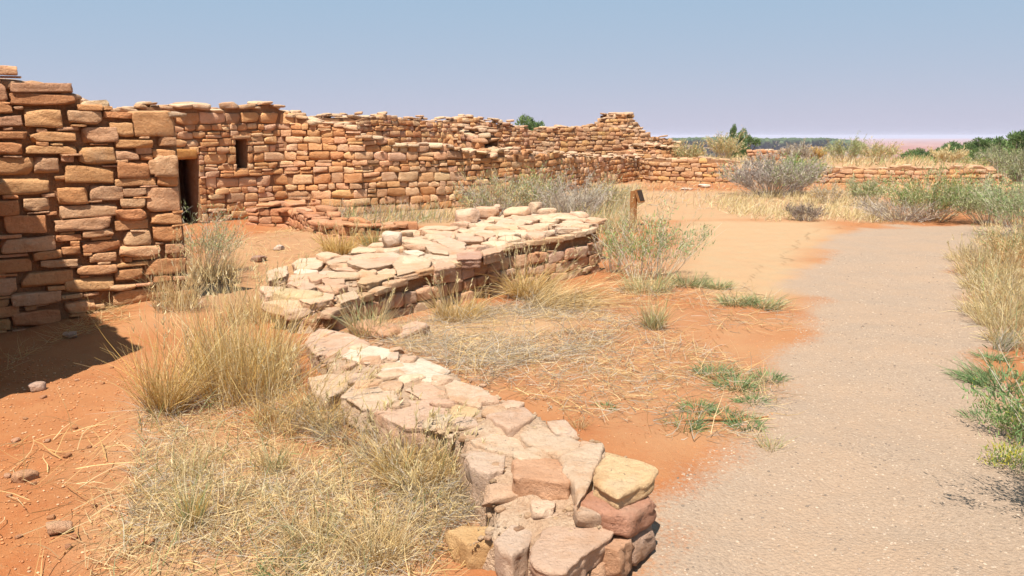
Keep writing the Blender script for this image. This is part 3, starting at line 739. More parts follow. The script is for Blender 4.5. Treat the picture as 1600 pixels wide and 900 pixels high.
def grit(poly, n, zfun, parent, s0, s1, name="rubble_fill"):
    q = sample_poly(poly, n); r = s0 + (s1 - s0) * U(0, 1, n) ** 3; z = np.array([zfun(*p) for p in q]); a = U(0, 3, n)
    Bm = np.zeros((n, 3, 3)); Bm[:, 0, 0] = np.cos(a); Bm[:, 0, 1] = -np.sin(a); Bm[:, 1, 0] = np.sin(a); Bm[:, 1, 1] = np.cos(a); Bm[:, 2, 2] = 1
    v, f, c = stones(np.concatenate([q, (z + r * .1)[:, None]], 1), np.stack([r, r * U(.5, .9, n), r * U(.3, .6, n)], -1), Bm, pick('cap', n) * U(.7, 1.1, (n, 1)), 3, k=(3, 8), clips=4, amp=.15)
    o = link(name, new_mesh(name, v, f, c, True, M_STONE), parent); o["kind"] = "stuff"; return o
grit(np.array(bed1), 900, zbed, L1, .004, .022)

# --- the wide platform of flagstones
F_base = [G(520, 520)[:2], G(560, 507)[:2], G(640, 490)[:2], G(720, 472)[:2], G(800, 452)[:2], G(880, 438)[:2], G(938, 424)[:2]]
pF = Path2(F_base); zF = lambda s: float(np.interp(s / pF.L, [0, .15, .35, .6, 1], [.28, .31, .38, .45, .53]))
BK = [P(938, 347, .50)[:2], P(880, 333, .50)[:2], P(790, 336, .48)[:2], P(715, 350, .44)[:2], P(620, 365, .40)[:2], P(545, 392, .34)[:2], P(440, 430, .28)[:2], P(425, 480, .24)[:2], P(470, 505, .22)[:2]]
fpt, _ = pF.at(np.linspace(0, pF.L, 24))
_t = pF.at(np.linspace(0, pF.L, 24))[1]
fin = fpt - np.stack([_t[:, 1], -_t[:, 0]], -1) * .10
L2 = thing("low_wall", "wide knee high platform wall paved with flat pale stones", "wall", (*P(700, 400, .4)[:2], 0))
top2_pts = np.vstack([fpt, BK]); top2_z = np.concatenate([[zF(s) for s in np.linspace(0, pF.L, 24)], [.50, .50, .48, .44, .40, .34, .28, .24, .22]])
def z2(x, y):
    d = (top2_pts[:, 0] - x) ** 2 + (top2_pts[:, 1] - y) ** 2; w = 1 / (d + .02) ** 2; return float((w * top2_z).sum() / w.sum())
poly2 = np.vstack([fin, BK])
bed("mortar_bed", poly2, lambda x, y: z2(x, y) - .035, -.1, L2, 7, .07, M_BED)
link("mortar_core", core_mesh("mortar_core", pF, lambda s: zF(s) - .03, -.1, .25, (), M_MORTAR), L2)
lay2 = face_layout(pF.L, lambda s: zF(s) - .04, -.06, (.11, .2), (1.1, 2.0), split=.12)
v, f, c = join([face_stones(pF, lay2, .24, 'dull', 8, clips=6), face_stones(pF, [(s_, zF(s_) - .022, U(.09, .17), U(.022, .034)) for s_ in np.arange(.1, pF.L, .24)], .4, 'cap', 8, out=(.0, .025))])
link("masonry", new_mesh("masonry", v, f, c, True, M_STONE), L2)
Z2L = [
 [(600,330),(640,305),(800,310),(745,345),(600,360)], [(445,400),(560,360),(620,370),(600,395),(460,420)], [(225,405),(270,380),(440,380),(400,440),(260,440)],
 [(560,400),(740,370),(850,380),(860,430),(700,470),(600,440)], [(240,470),(270,445),(390,460),(370,490),(260,490)], [(200,550),(280,500),(380,570),(290,600)],
 [(390,490),(550,480),(560,540),(440,570)], [(650,510),(860,455),(880,490),(700,560),(640,550)], [(850,420),(900,390),(1100,395),(1090,440),(890,480)],
 [(1110,420),(1240,390),(1245,430),(1110,460)], [(900,280),(940,250),(1050,260),(1040,310),(920,310)], [(920,330),(1010,320),(1050,350),(1020,375),(930,350)],
 [(1050,310),(1120,290),(1200,310),(1210,370),(1100,360)], [(1110,270),(1200,255),(1315,295),(1310,325),(1210,320)], [(1080,240),(1150,210),(1230,225),(1220,250)],
 [(1240,230),(1370,215),(1360,270),(1260,260)], [(1365,235),(1440,200),(1500,240),(1440,270)], [(1480,180),(1540,140),(1600,150),(1650,200),(1600,230),(1490,210)],
 [(1250,360),(1320,320),(1410,330),(1410,380),(1260,390)], [(1410,330),(1480,315),(1560,325),(1530,350),(1420,370)], [(240,640),(420,595),(500,610),(480,640),(340,680)],
 [(500,620),(620,590),(640,640),(540,680)], [(20,560),(180,560),(200,610),(60,620)], [(60,470),(190,440),(200,500),(80,520)]]
cc2 = []
for i, poly in enumerate(Z2L):
    px = zoomA(poly, 4, 400, 310); um, vm = np.mean(px, 0); zz = .4
    for _ in range(5): p0 = P(um, vm, zz); zz = z2(p0[0], p0[1]) + .0
    pp = [P(u, v, zz)[:2] for u, v in px]; cc2.append(p0[:2])
    col = pick('pink', 1)[0] if i not in (7, 8, 18) else ((.48, .35, .22), (.47, .36, .25), (.40, .26, .20))[(7, 8, 18).index(i)]
    if i in (4, 11): col = WH
    put_slab(pp, zz + .012 + U(0, .02), .11 if i > 9 else .09, col, L2, "capstone", tilt=(U(-.05, .05), U(-.05, .05)))
cc2 = np.array(cc2)
grit(poly2, 1100, lambda x, y: z2(x, y) - .03, L2, .006, .035)
# smaller paving stones between and behind them
cen, half, B = [], [], []
bx0, by0 = poly2.min(0); bx1, by1 = poly2.max(0); tries = 0
while len(cen) < 98 and tries < 6000:
    tries += 1; p = np.array([U(bx0, bx1), U(by0, by1)])
    if poly_sd(p[:1], p[1:], poly2)[0] < .04: continue
    r = U(.10, .23)
    if (np.hypot(*(cc2 - p).T) < .23).any(): continue
    if cen and (np.hypot(*(np.array(cen)[:, :2] - p).T) < r * .9 + .06).any(): continue
    cen.append([*p, z2(*p) - .015 + U(-.01, .02)]); half.append([r, r * U(.6, .9), U(.03, .055)])
    a = U(0, 3.1); B.append([[math.cos(a), -math.sin(a), 0], [math.sin(a), math.cos(a), 0], [0, 0, 1]])
single_stones("paving_stone", cen, half, B, pick('pink', len(cen)), L2, k=(6, 10), clips=9, cut=(.62, .95), tilt=(.1, .1, .1), amp=.09)

# --- single loose stones
def rock(label, u, v, sx, sy, sz, col, z=None, n=8, rot=None, group=None, name="loose_stone", sink=.25, cat="stone"):
    p = G(u, v) if z is None else P(u, v, z)
    a = U(0, 3) if rot is None else rot; ca, sa = math.cos(a), math.sin(a)
    vv, ff, c = stones([[0, 0, sz * (1 - sink)]], [[sx, sy, sz]], [[[ca, -sa, 0], [sa, ca, 0], [0, 0, 1]]], [col], n, k=(4, 7), clips=9, cut=(.62, .98), amp=.12, tilt=(.12, .12, 0))
    o = link(name, new_mesh(name, vv, ff, c, True, M_STONE), None, loc=(p[0], p[1], p[2]))
    return tag(o, label, cat, group)
rock("rounded cream and yellow boulder at the near corner of the platform", 465, 492, .2, .15, .11, (.50, .40, .25), rot=-.2, z=.15)
rock("upright grey boulder standing on the back edge of the platform", 612, 386, .11, .09, .10, (.56, .46, .37), z=.38)
for (u, v, sx, sz, lb) in [(731, 346, .20, .13, "blocky brown stone at the left end of the heap on the platform"), (762, 340, .22, .12, "pale flat topped stone second from left in the platform heap"),
                           (808, 340, .22, .11, "broad pale stone in the middle of the platform heap"), (836, 334, .16, .13, "upright pinkish stone at the peak of the platform heap"),
                           (778, 330, .10, .08, "fist sized stone topping the platform heap"), (855, 338, .17, .09, "light stone right of the peak of the platform heap"),
                           (880, 350, .2, .07, "reddish flat stone on the platform near its right end"), (905, 344, .17, .09, "dark pink stone on the platform near its far corner"), (928, 350, .17, .06, "thin cream slab at the far right corner of the platform")]:
    rock(lb, u, v, sx * .8, sx * .55, sz * .75, pick('pink', 1)[0] * .95, z=.47)
rock("dark reddish stone lying on the dirt in front of the red rubble wall", 404, 405, .09, .06, .04, (.30, .19, .15))
rock("small pale stone on the dirt mound before the red rubble wall", 436, 389, .07, .05, .035, (.48, .40, .34))
rock("flat orange stone half buried at the foot of the platform", 590, 525, .2, .13, .06, (.48, .30, .19))
rock("pinkish flat stone half buried in straw beside the platform foot", 640, 524, .16, .09, .04, (.48, .34, .25))
rock("square pebble-strewn stone on the shaded dirt at the left edge", 58, 610, .05, .04, .03, (.42, .31, .25))
rock("tan stone lying on the open dirt at the lower left", 41, 750, .055, .035, .025, (.46, .27, .16))
rock("tan stone low in the dirt beside two crossed straws", 92, 832, .05, .035, .025, (.48, .30, .19))
rock("flat orange chip among straw at the bottom left", 229, 849, .035, .03, .02, (.46, .25, .14))
rock("flat pale stone on the bare earth before the low straight wall", 1100, 292, .22, .14, .05, (.56, .47, .40))
rock("small pale stone beside the flat one on the far bare earth", 1073, 297, .18, .1, .04, (.50, .40, .33))
rock("cream stone standing at the foot of the left wall beside shade tip", 110, 528, .05, .04, .03, (.42, .32, .26))
for (u, v, s, lb) in [(1572, 296, .3, "upper tumbled block at the crumbled right wall end"), (1580, 308, .32, "lower tumbled block at the crumbled right wall end"), (1555, 300, .26, "tumbled block leaning on the crumbled right wall end"),
                      (1592, 300, .26, "outermost tumbled block at the crumbled right wall end"), (1585, 318, .24, "nearest tumbled block below the crumbled right wall end")]:
    rock(lb, u, v, s, s * .7, s * .5, pick('buff', 1)[0] * .85, n=5)
def rocks_group(label, group, spots, n=3, pal='pink', scale=1.0, name="pebble", cat="pebble"):
    for (u, v, s) in spots: rock(label, u, v, s * scale, s * scale * .75, s * .5 * scale, pick(pal, 1)[0] * .9, n=n, group=group, name=name, cat=cat)
rocks_group("small reddish pebble among many on the open red dirt at lower left", "pebbles on the red dirt", [(25, 690, .03), (75, 690, .022), (14, 776, .02), (52, 757, .02), (80, 810, .022), (88, 826, .018), (118, 841, .022), (107, 856, .022), (105, 714, .03), (12, 746, .03), (30, 840, .02), (147, 792, .018), (160, 600, .022), (120, 595, .02), (175, 575, .02), (68, 622, .03), (118, 670, .022), (190, 640, .018), (40, 655, .02), (140, 700, .02)], 5, 'red', .7)

# ------------------------------------------------------------------ blades, grasses, shrubs
def ribbons(base, d, L, w, droop, cols, seg=4, tipk=.25, side=None, tipcol=None):
    """curved tapering ribbons: p(t) = base + d L t + droop L t^2"""
    N = len(base); t = np.linspace(0, 1, seg + 1)
    d = d / (np.linalg.norm(d, axis=1)[:, None] + 1e-9)
    p = base[:, None] + d[:, None] * (L[:, None] * t)[..., None] + droop[:, None] * (L[:, None] * t ** 2)[..., None]
    p = p + (np.sin(np.pi * t) * 1.0)[None, :, None] * (rng.normal(size=(N, 3)) * .055)[:, None] * L[:, None, None] + (np.sin(2 * np.pi * t))[None, :, None] * (rng.normal(size=(N, 3)) * .022)[:, None] * L[:, None, None]
    if side is None:
        r_ = rng.normal(size=(N, 3)); side = np.cross(d, r_); side /= (np.linalg.norm(side, axis=1)[:, None] + 1e-9)
    ww = (w[:, None] * (1 - (1 - tipk) * t ** 1.5))[..., None] * .5
    v = np.stack([p - side[:, None] * ww, p + side[:, None] * ww], 2).reshape(-1, 3)
    b = (np.arange(N) * (seg + 1) * 2)[:, None] + (np.arange(seg) * 2)[None]
    q = np.stack([b, b + 1, b + 3, b + 2], -1).reshape(-1, 4)
    c = np.repeat(cols[:, None], seg + 1, 1)
    if tipcol is not None: c = c + (tipcol - c) * (t[None, :, None] ** 2) * .6
    c = np.repeat(c[:, :, None], 2, 2).reshape(-1, 3)
    return v, q, c
STRAW = np.array([(.60, .43, .20), (.54, .37, .16), (.66, .50, .27), (.46, .30, .12), (.58, .44, .23), (.50, .37, .20)])
GOLD = np.array([(.64, .43, .15), (.57, .36, .11), (.68, .49, .21), (.49, .29, .09), (.60, .44, .18), (.44, .29, .09)])
GREY = np.array([(.42, .36, .28), (.50, .43, .34), (.36, .31, .24), (.46, .38, .27), (.30, .25, .19)])
PALEY = np.array([(.62, .50, .27), (.58, .45, .21), (.66, .55, .34), (.52, .40, .19)])
GREEN = np.array([(.12, .19, .07), (.16, .23, .09), (.10, .16, .06), (.21, .25, .12)])
SAGE = np.array([(.35, .36, .18), (.42, .42, .23), (.30, .33, .14), (.46, .43, .25), (.26, .30, .11)])
LIME = np.array([(.25, .36, .08), (.30, .40, .11), (.20, .31, .07), (.33, .40, .15)])
DEAD = np.array([(.36, .30, .26), (.42, .35, .30), (.30, .25, .22), (.25, .20, .17), (.45, .39, .31)])
def cpick(pal, n, var=.15): return pal[rng.integers(0, len(pal), n)] * U(1 - var, 1 + var, (n, 1))
def tuft_arrays(n, h, r, lean=(0, 0), spread=.45, pal=STRAW, w=.004, droop=.5, base_dark=True):
    a = U(0, 2 * np.pi, n); rr = r * np.sqrt(U(0, 1, n)); base = np.stack([np.cos(a) * rr, np.sin(a) * rr, np.full(n, -.01)], -1)
    d = np.stack([np.cos(a) * spread * U(.1, 1.2, n) + lean[0] * U(.5, 1.3, n), np.sin(a) * spread * U(.1, 1.2, n) + lean[1] * U(.5, 1.3, n), np.ones(n)], -1) + rng.normal(size=(n, 3)) * np.where(rng.random(n) < .25, .34, .11)[:, None]
    L = h * U(.3, 1.08, n) * np.where(rng.random(n) < .35, .6, 1)
    dr = np.stack([d[:, 0] * .6 + rng.normal(size=n) * .12, d[:, 1] * .6 + rng.normal(size=n) * .12, -np.abs(rng.normal(size=n)) * .28 - .08], -1) * droop
    return ribbons(base, d, L, w * U(.6, 1.3, n), dr, cpick(pal, n), 5, .2)
def grass_tuft(label, u, v, h, r, n, group=None, cat="grass tuft", name="grass_tuft", p=None, mat=None, **kw):
    p = G(u, v) if p is None else np.array([p[0], p[1], float(gz(p[0], p[1]))])
    parts = [tuft_arrays(n, h, r, **kw)]
    if name == "grass_tuft" and n >= 250 and p[1] < 14:
        kg = dict(kw); kg.update(pal=GREY, droop=.9, spread=kw.get('spread', .45) * 1.9); parts.append(tuft_arrays(int(n * .35), h * .42, r * 1.15, **kg))
        ns = max(8, int(n * .035)); a = U(0, 6.28, ns); le = kw.get('lean', (0, 0)); sp_ = kw.get('spread', .45)
        b0 = np.stack([np.cos(a) * r * .7, np.sin(a) * r * .7, np.zeros(ns)], -1); dd = np.stack([np.cos(a) * sp_ * .6 + le[0], np.sin(a) * sp_ * .6 + le[1], np.ones(ns)], -1) + rng.normal(size=(ns, 3)) * .1
        L_ = h * U(.9, 1.3, ns); parts.append(ribbons(b0, dd, L_, np.full(ns, .0028 * max(1, p[1] / 6)), np.zeros((ns, 3)), cpick(PALEY, ns), 4, .6))
        dn = dd / np.linalg.norm(dd, axis=1)[:, None]; k_ = np.repeat(np.arange(ns), 7); hb = b0[k_] + dn[k_] * (L_[k_] * U(.78, 1.0, len(k_)))[:, None]
        parts.append(ribbons(hb, dn[k_] + rng.normal(size=(len(k_), 3)) * .35, np.full(len(k_), .03), np.full(len(k_), .006 * max(1, p[1] / 7)), np.zeros((len(k_), 3)), cpick(PALEY, len(k_)), 2, .3))
    vv, q, c = join(parts)
    o = link(name, new_mesh(name, vv, q, c, False, mat or M_BLADE), None, loc=tuple(p))
    return tag(o, label, cat, group)
def shrub(label, u, v, h, r, nstem, leafpal, stempal=DEAD, leaves=26, leafL=.045, leafW=.008, lean=(0, 0), up=.8, t0=.35, p=None, name="shrub", cat="shrub", group=None, leafpal2=None, stemW=.008, jitter=.05):
    p = G(u, v) if p is None else np.array([p[0], p[1], float(gz(p[0], p[1]))])
    t = thing(name, label, cat, tuple(p), group)
    n = nstem; a = U(0, 2 * np.pi, n); k = np.sqrt(U(0, 1, n))
    base = np.stack([np.cos(a) * k * r * .22, np.sin(a) * k * r * .22, np.full(n, -.03)], -1)
    d = np.stack([np.cos(a) * k * r / h / up + lean[0], np.sin(a) * k * r / h / up + lean[1], np.ones(n)], -1) + rng.normal(size=(n, 3)) * .10
    L = h * U(.65, 1.05, n) * np.sqrt(1 + (k * r / h) ** 2 * .5); L *= np.interp(k, [0, 1], [1, .85])
    dn = d / np.linalg.norm(d, axis=1)[:, None]
    dr = rng.normal(size=(n, 3)) * .12 + np.array([0, 0, .05])
    leaves = int(leaves * 1.4); stemW *= .75
    parts = [ribbons(base, d, L, stemW * U(.6, 1.2, n), dr, cpick(stempal, n), 5, .4)]
    m = nstem * 5; si = rng.integers(0, n, m); tt = U(.3, .9, m)     # side twigs
    sb = base[si] + dn[si] * (L[si] * tt)[:, None] + dr[si] * (L[si] * tt ** 2)[:, None]
    sd_ = dn[si] + rng.normal(size=(m, 3)) * .42; sL = L[si] * U(.15, .38, m)
    parts.append(ribbons(sb, sd_, sL, stemW * .55 * U(.6, 1.2, m), rng.normal(size=(m, 3)) * .1 + [0, 0, .12], cpick(stempal, m), 3, .4))
    vv, q, c = join(parts)
    sm = link("stems", new_mesh("stems", vv, q, c, False, M_TWIG), t, loc=(0, 0, 0))
    if leaves:
        m2 = nstem * leaves; k2 = rng.integers(0, m, m2); sdn = sd_ / np.linalg.norm(sd_, axis=1)[:, None]; tl = U(.1, 1.05, m2)
        lb = sb[k2] + sdn[k2] * (sL[k2] * tl)[:, None] + rng.normal(size=(m2, 3)) * jitter * .5
        lb = lb[(lb[:, 2] > h * t0 * U(.5, 1.2, m2))]; m2 = len(lb)
        ld = rng.normal(size=(m2, 3)) * .6 + np.array([0, 0, 1.0]) + lb * np.array([1, 1, 0]) * .5 / max(r, .1)
        lc = cpick(leafpal, m2)
        if leafpal2 is not None:
            f = noise3(lb * (2.2 / max(r, .3)) + U(-9, 9, 3)) > .12; lc[f] = cpick(leafpal2, int(f.sum()))
        vv, q, c = ribbons(lb, ld, leafL * U(.5, 1.3, m2), leafW * U(.7, 1.3, m2), rng.normal(size=(m2, 3)) * .15, lc, 2, .3)
        link("foliage", new_mesh("foliage", vv, q, c, False, M_LEAF), t, loc=(0, 0, 0))
    return t
def mat_arrays(poly, n, h, w, pal, flat=.5, lean=(.2, .0), clump=0.0, droop=.5):
    q = sample_poly(poly, n)
    if clump:
        m = noise2(q[:, 0] * 1.6, q[:, 1] * 1.6, 21) + .6 * noise2(q[:, 0] * 4.5, q[:, 1] * 4.5, 22); q = q[m > U(-1, 1, len(q)) * clump - .1 * clump]
    n = len(q); z = gz(q[:, 0], q[:, 1]); base = np.concatenate([q, z[:, None] + U(0, .03, n)[:, None]], 1)
    f = np.clip(rng.normal(flat, .3, n), .02, 1); a = U(0, 2 * np.pi, n)
    d = np.stack([np.cos(a) * f + lean[0], np.sin(a) * f + lean[1], np.maximum(.03, 1.1 - f)], -1)
    L = h * U(.4, 1.2, n); dr = np.stack([rng.normal(size=n) * .2, rng.normal(size=n) * .2, -U(.1, .5, n) * (1.1 - f)], -1) * droop
    return ribbons(base, d, L, w * U(.6, 1.3, n), dr, cpick(pal, n), 4, .25)
def stuff(name, parts, mat, label, cat):
    v, q, c = join(parts); return tag(link(name, new_mesh(name, v, q, c, False, mat)), label, cat, None, "stuff")

# foreground mat of dry grass
M1 = W([(215, 655), (430, 625), (560, 680), (690, 715), (750, 780), (700, 830), (690, 870), (650, 930), (170, 960), (200, 800)])
M1b = W([(150, 780), (420, 640), (760, 790), (690, 960), (100, 960)])
stuff("dry_grass", [mat_arrays(M1, 8000, .14, .0032, np.vstack([STRAW, PALEY]), .85, clump=.7), mat_arrays(M1, 7000, .12, .003, GREY, .95, (.1, 0), clump=.6),
                    mat_arrays(M1b, 1500, .22, .0035, STRAW, 1.0, (.1, .0)), mat_arrays(M1, 450, .15, .004, SAGE * .8, .4)], M_BLADE, "tangled dry grass covering the dirt left of the low wall", "grass")
M2 = W([(560, 530), (700, 486), (900, 470), (990, 520), (900, 560), (790, 575), (760, 615), (650, 560)])
M3 = W([(640, 520), (800, 500), (1000, 490), (1230, 610), (1180, 690), (1040, 690), (900, 660), (780, 610)])
M3b = W([(760, 620), (980, 560), (1200, 560), (1210, 640), (1060, 680), (900, 640)])
stuff("straw_litter", [mat_arrays(M2, 6000, .24, .0035, np.vstack([STRAW, GREY]), .95, (.3, -.1), clump=.9), mat_arrays(M2, 3600, .2, .0035, GREY, .95, (.3, -.1), clump=.6),
                       mat_arrays(M3, 2600, .26, .0035, np.vstack([STRAW, GREY]), 1.0, (.3, -.1), clump=1.0), mat_arrays(W([(820, 470), (1080, 440), (1240, 470), (1240, 520), (1000, 520)]), 1600, .2, .004, np.vstack([STRAW, GREY]), 1.0, (.3, -.1), clump=.6), mat_arrays(M3, 4200, .10, .004, np.vstack([STRAW, GREY]), 1.0, (.3, -.15), clump=1.0),
                       mat_arrays(W([(300, 430), (470, 350), (620, 392), (430, 470)]), 900, .2, .005, STRAW, .95, (.1, 0), clump=.6), mat_arrays(W([(20, 560), (180, 470), (200, 500), (60, 545), (0, 590)]), 500, .22, .003, STRAW, .95, (.3, .1)),
                       mat_arrays(W([(0, 700), (180, 660), (200, 960), (0, 960)]), 110, .3, .004, STRAW, 1.0, (0, 0))], M_BLADE, "loose straw strewn over the red dirt", "straw")
M5 = W([(1075, 318), (1200, 306), (1340, 312), (1420, 348), (1330, 350), (1180, 346)])
M6 = W([(470, 338), (720, 338), (900, 312), (1000, 300), (985, 352), (900, 352), (800, 345), (640, 352), (520, 352)])
stuff("meadow_grass", [mat_arrays(M5, 5000, .28, .012, PALEY, .35, clump=.5), mat_arrays(M6, 6500, .42, .011, np.vstack([STRAW, GREY, SAGE]), .35, clump=.5),
                       mat_arrays(PLAT, 4200, .35, .022, np.vstack([PALEY, STRAW, STRAW, SAGE]), .4, clump=.7),
                       mat_arrays([[8.4, 15.6], [18, 16], [19, 24], [9, 24]], 5000, .4, .016, np.vstack([PALEY, STRAW, SAGE]), .4, clump=.5),
                       mat_arrays([[1.5, 17], [9, 17.5], [9, 26], [4.5, 27], [3, 23]], 2200, .2, .014, np.vstack([STRAW, GREY]), .6, clump=.9)], M_BLADE, "short dry yellow grass of the far flats and terrace", "grass")
M4 = np.vstack([W([(1500, 400), (1512, 440), (1540, 500), (1552, 560)]), [[3.9, 5.6], [7, 6], [9.5, 11.8], [8.4, 12.4]]])
stuff("verge_grass", [mat_arrays(M4, 9000, .34, .006, PALEY, .35, (-.1, -.2), clump=.4), mat_arrays(M4, 3000, .25, .006, GREY, .8, clump=.5), mat_arrays(M4, 1200, .35, .008, SAGE, .3, clump=.6)], M_BLADE, "pale dry grass along the right edge of the path", "grass")

# single tufts
grass_tuft("tall golden grass clump before the shaded dirt, left half of the biggest pair", 262, 640, .60, .10, 620, pal=np.vstack([GOLD, GOLD, STRAW]), lean=(.22, .05), w=.0042, spread=.5)
grass_tuft("tallest golden grass clump standing beside the low wall's far end", 385, 615, .72, .26, 1300, pal=np.vstack([GOLD, GOLD, STRAW, PALEY]), lean=(.02, .05), w=.0042, spread=.28, droop=.4)
grass_tuft("golden grass spilling right from the tallest clump towards the capstones", 470, 655, .36, .26, 600, pal=np.vstack([GOLD, STRAW]), lean=(.35, -.1), w=.004, spread=.45)
grass_tuft("upright thin straw clump behind the tall golden grass", 330, 585, .62, .16, 600, pal=STRAW, lean=(.1, .1), w=.0035, spread=.25)
grass_tuft("golden grass mound bulging at the platform's face", 822, 465, .50, .14, 900, pal=np.vstack([GOLD, STRAW]), lean=(.10, -.08), w=.0055, spread=.65, droop=1.0)
grass_tuft("combed straw falling right of the golden mound at the platform", 860, 480, .6, .25, 600, pal=STRAW, lean=(.9, -.25), w=.005, spread=.5, droop=1.0)
grass_tuft("yellow green tuft at the foot of the platform's left part", 575, 525, .36, .12, 420, pal=np.vstack([STRAW, SAGE]), w=.0042, spread=.45)
grass_tuft("straw tuft leaning over the platform's foot, below its pink facing stones", 715, 500, .36, .16, 600, pal=np.vstack([STRAW, GOLD]), w=.0045, spread=.7, lean=(.1, -.1))
grass_tuft("small dark based straw tuft alone at the lower left", 300, 822, .26, .03, 260, pal=np.vstack([GOLD, SAGE]), w=.003, spread=.3)
grass_tuft("olive grass tuft amid the mat, above the dark based tuft", 298, 745, .24, .05, 200, pal=np.vstack([SAGE, STRAW, STRAW, STRAW]), w=.003, spread=.4)
grass_tuft("grey green grass tuft amid the mat, left of the big pink slab", 430, 735, .24, .06, 220, pal=np.vstack([SAGE, STRAW, STRAW, STRAW]), w=.003, spread=.4)
grass_tuft("olive straw tuft amid the mat at the bottom of the picture", 485, 850, .2, .10, 300, pal=np.vstack([SAGE, STRAW, STRAW, STRAW]), w=.003, spread=.5)
grass_tuft("straw tuft at bottom between the mat and the ochre corner stone", 590, 870, .24, .10, 420, pal=STRAW, w=.003, spread=.6)
grass_tuft("thin green stalks rising in front of the big pinkish slab", 700, 735, .34, .06, 90, pal=np.vstack([SAGE * .8, STRAW]), w=.0034, spread=.3, lean=(.05, 0))
grass_tuft("fine seed stalks before the yellow capstone", 655, 715, .3, .1, 70, pal=np.vstack([STRAW, GREY]), w=.003, spread=.25)
grass_tuft("bent straw tuft spilling over the mat right beside the lilac capstone", 640, 745, .3, .14, 600, pal=np.vstack([STRAW, GOLD]), w=.0034, spread=.7, lean=(.2, -.1))
grass_tuft("grey straw heap at the foot of the ochre corner stone", 690, 800, .16, .14, 520, pal=GREY, w=.003, spread=1.4, lean=(.2, 0))
grass_tuft("sparse grey stalks on the low wall's far left end", 470, 590, .26, .12, 60, pal=GREY, w=.003, spread=.2)
grass_tuft("golden brown tuft before the red rubble wall", 530, 398, .4, .18, 500, pal=GOLD, w=.008, spread=.5)
grass_tuft("dark straw tuft in the nook between rubble wall and grey boulder", 585, 384, .34, .16, 380, pal=np.vstack([GOLD, SAGE]), w=.008, spread=.5)
grass_tuft("pale straw tuft beside the left wall's end below the sage", 330, 440, .5, .22, 700, pal=STRAW, w=.005, spread=.5, lean=(.1, -.1))
grass_tuft("straw blades in front of the left wall's right foot", 275, 480, .55, .18, 380, pal=STRAW, w=.0042, spread=.2, lean=(.05, 0))
grass_tuft("straw fringe on the ledge behind the tall golden grass", 400, 500, .40, .25, 600, pal=STRAW, w=.0042, spread=.3)
grass_tuft("small pale green tuft on the dirt right of the platform", 1020, 512, .32, .08, 300, pal=np.vstack([SAGE, STRAW]), w=.005, spread=.35)
grass_tuft("grey straw fringe below the tall green shrub by the post", 1010, 455, .3, .25, 500, pal=np.vstack([STRAW, SAGE]), w=.006, spread=.6)
grass_tuft("dark leaning grass tuft on the path's right edge", 1562, 548, .30, .05, 200, pal=np.vstack([SAGE * .6, GREY]), w=.004, spread=.25, lean=(.5, .1))
grass_tuft("bright pale grass bank leaning over the path's right edge", 1570, 510, .36, .22, 600, pal=PALEY, w=.005, spread=.5, lean=(-.15, -.2))
grass_tuft("tan grass clump where the path bends, nearest the far bend", 1540, 430, .34, .3, 450, pal=np.vstack([PALEY, STRAW]), w=.007, spread=.5, lean=(-.15, -.1))
grass_tuft("dry tuft on the path edge below the green weeds, beside a twig", 1205, 702, .16, .05, 90, pal=np.vstack([STRAW, SAGE]), w=.003, spread=.6)
grass_tuft("thin dry tuft on red dirt right of the pink capstone", 905, 668, .14, .03, 60, pal=STRAW, w=.0028, spread=.6)
grass_tuft("tall straw weeds beside the post sign's left", 950, 360, .5, .5, 500, pal=np.vstack([STRAW, SAGE]), w=.009, spread=.2)
for u, v, h, r, n, lb in [(1590, 480, .5, .35, 900, "pale grass bank at the right edge, just beyond the leaning bank"), (1520, 408, .42, .3, 600, "low tan grass on the right verge near the bend"),
                          (1560, 455, .5, .35, 900, "dense pale grass in the middle of the right verge"), (1600, 440, .55, .4, 900, "tall tan grass at the right edge behind the middle verge"),
                          (1545, 490, .36, .22, 600, "short bleached grass on the path's right border"), (1590, 535, .34, .22, 500, "bleached straw above the green weed bank at right")]:
    grass_tuft(lb, u, v, h * .6, r, int(n * .75), pal=np.vstack([PALEY, PALEY, STRAW]), w=.0065, spread=.55, lean=(-.12, -.12), droop=.8)
for u, v, h, r, n, lb in [(545, 678, .24, .16, 520, "straw fringe along the big pinkish slab's left side"), (610, 712, .24, .16, 560, "straw fringe below the corner of the big pinkish slab"), (510, 655, .28, .16, 480, "straw fringe beside the second capstone of the low wall's left side"),
                          (680, 765, .2, .14, 420, "bleached straw fringe left of the salmon block"), (420, 560, .34, .2, 500, "straw fringe at the far left corner of the low wall's capstones")]:
    grass_tuft(lb, u, v, h, r, n, pal=np.vstack([STRAW, GREY]), w=.0034, spread=.8, lean=(.12, -.05), droop=.8)
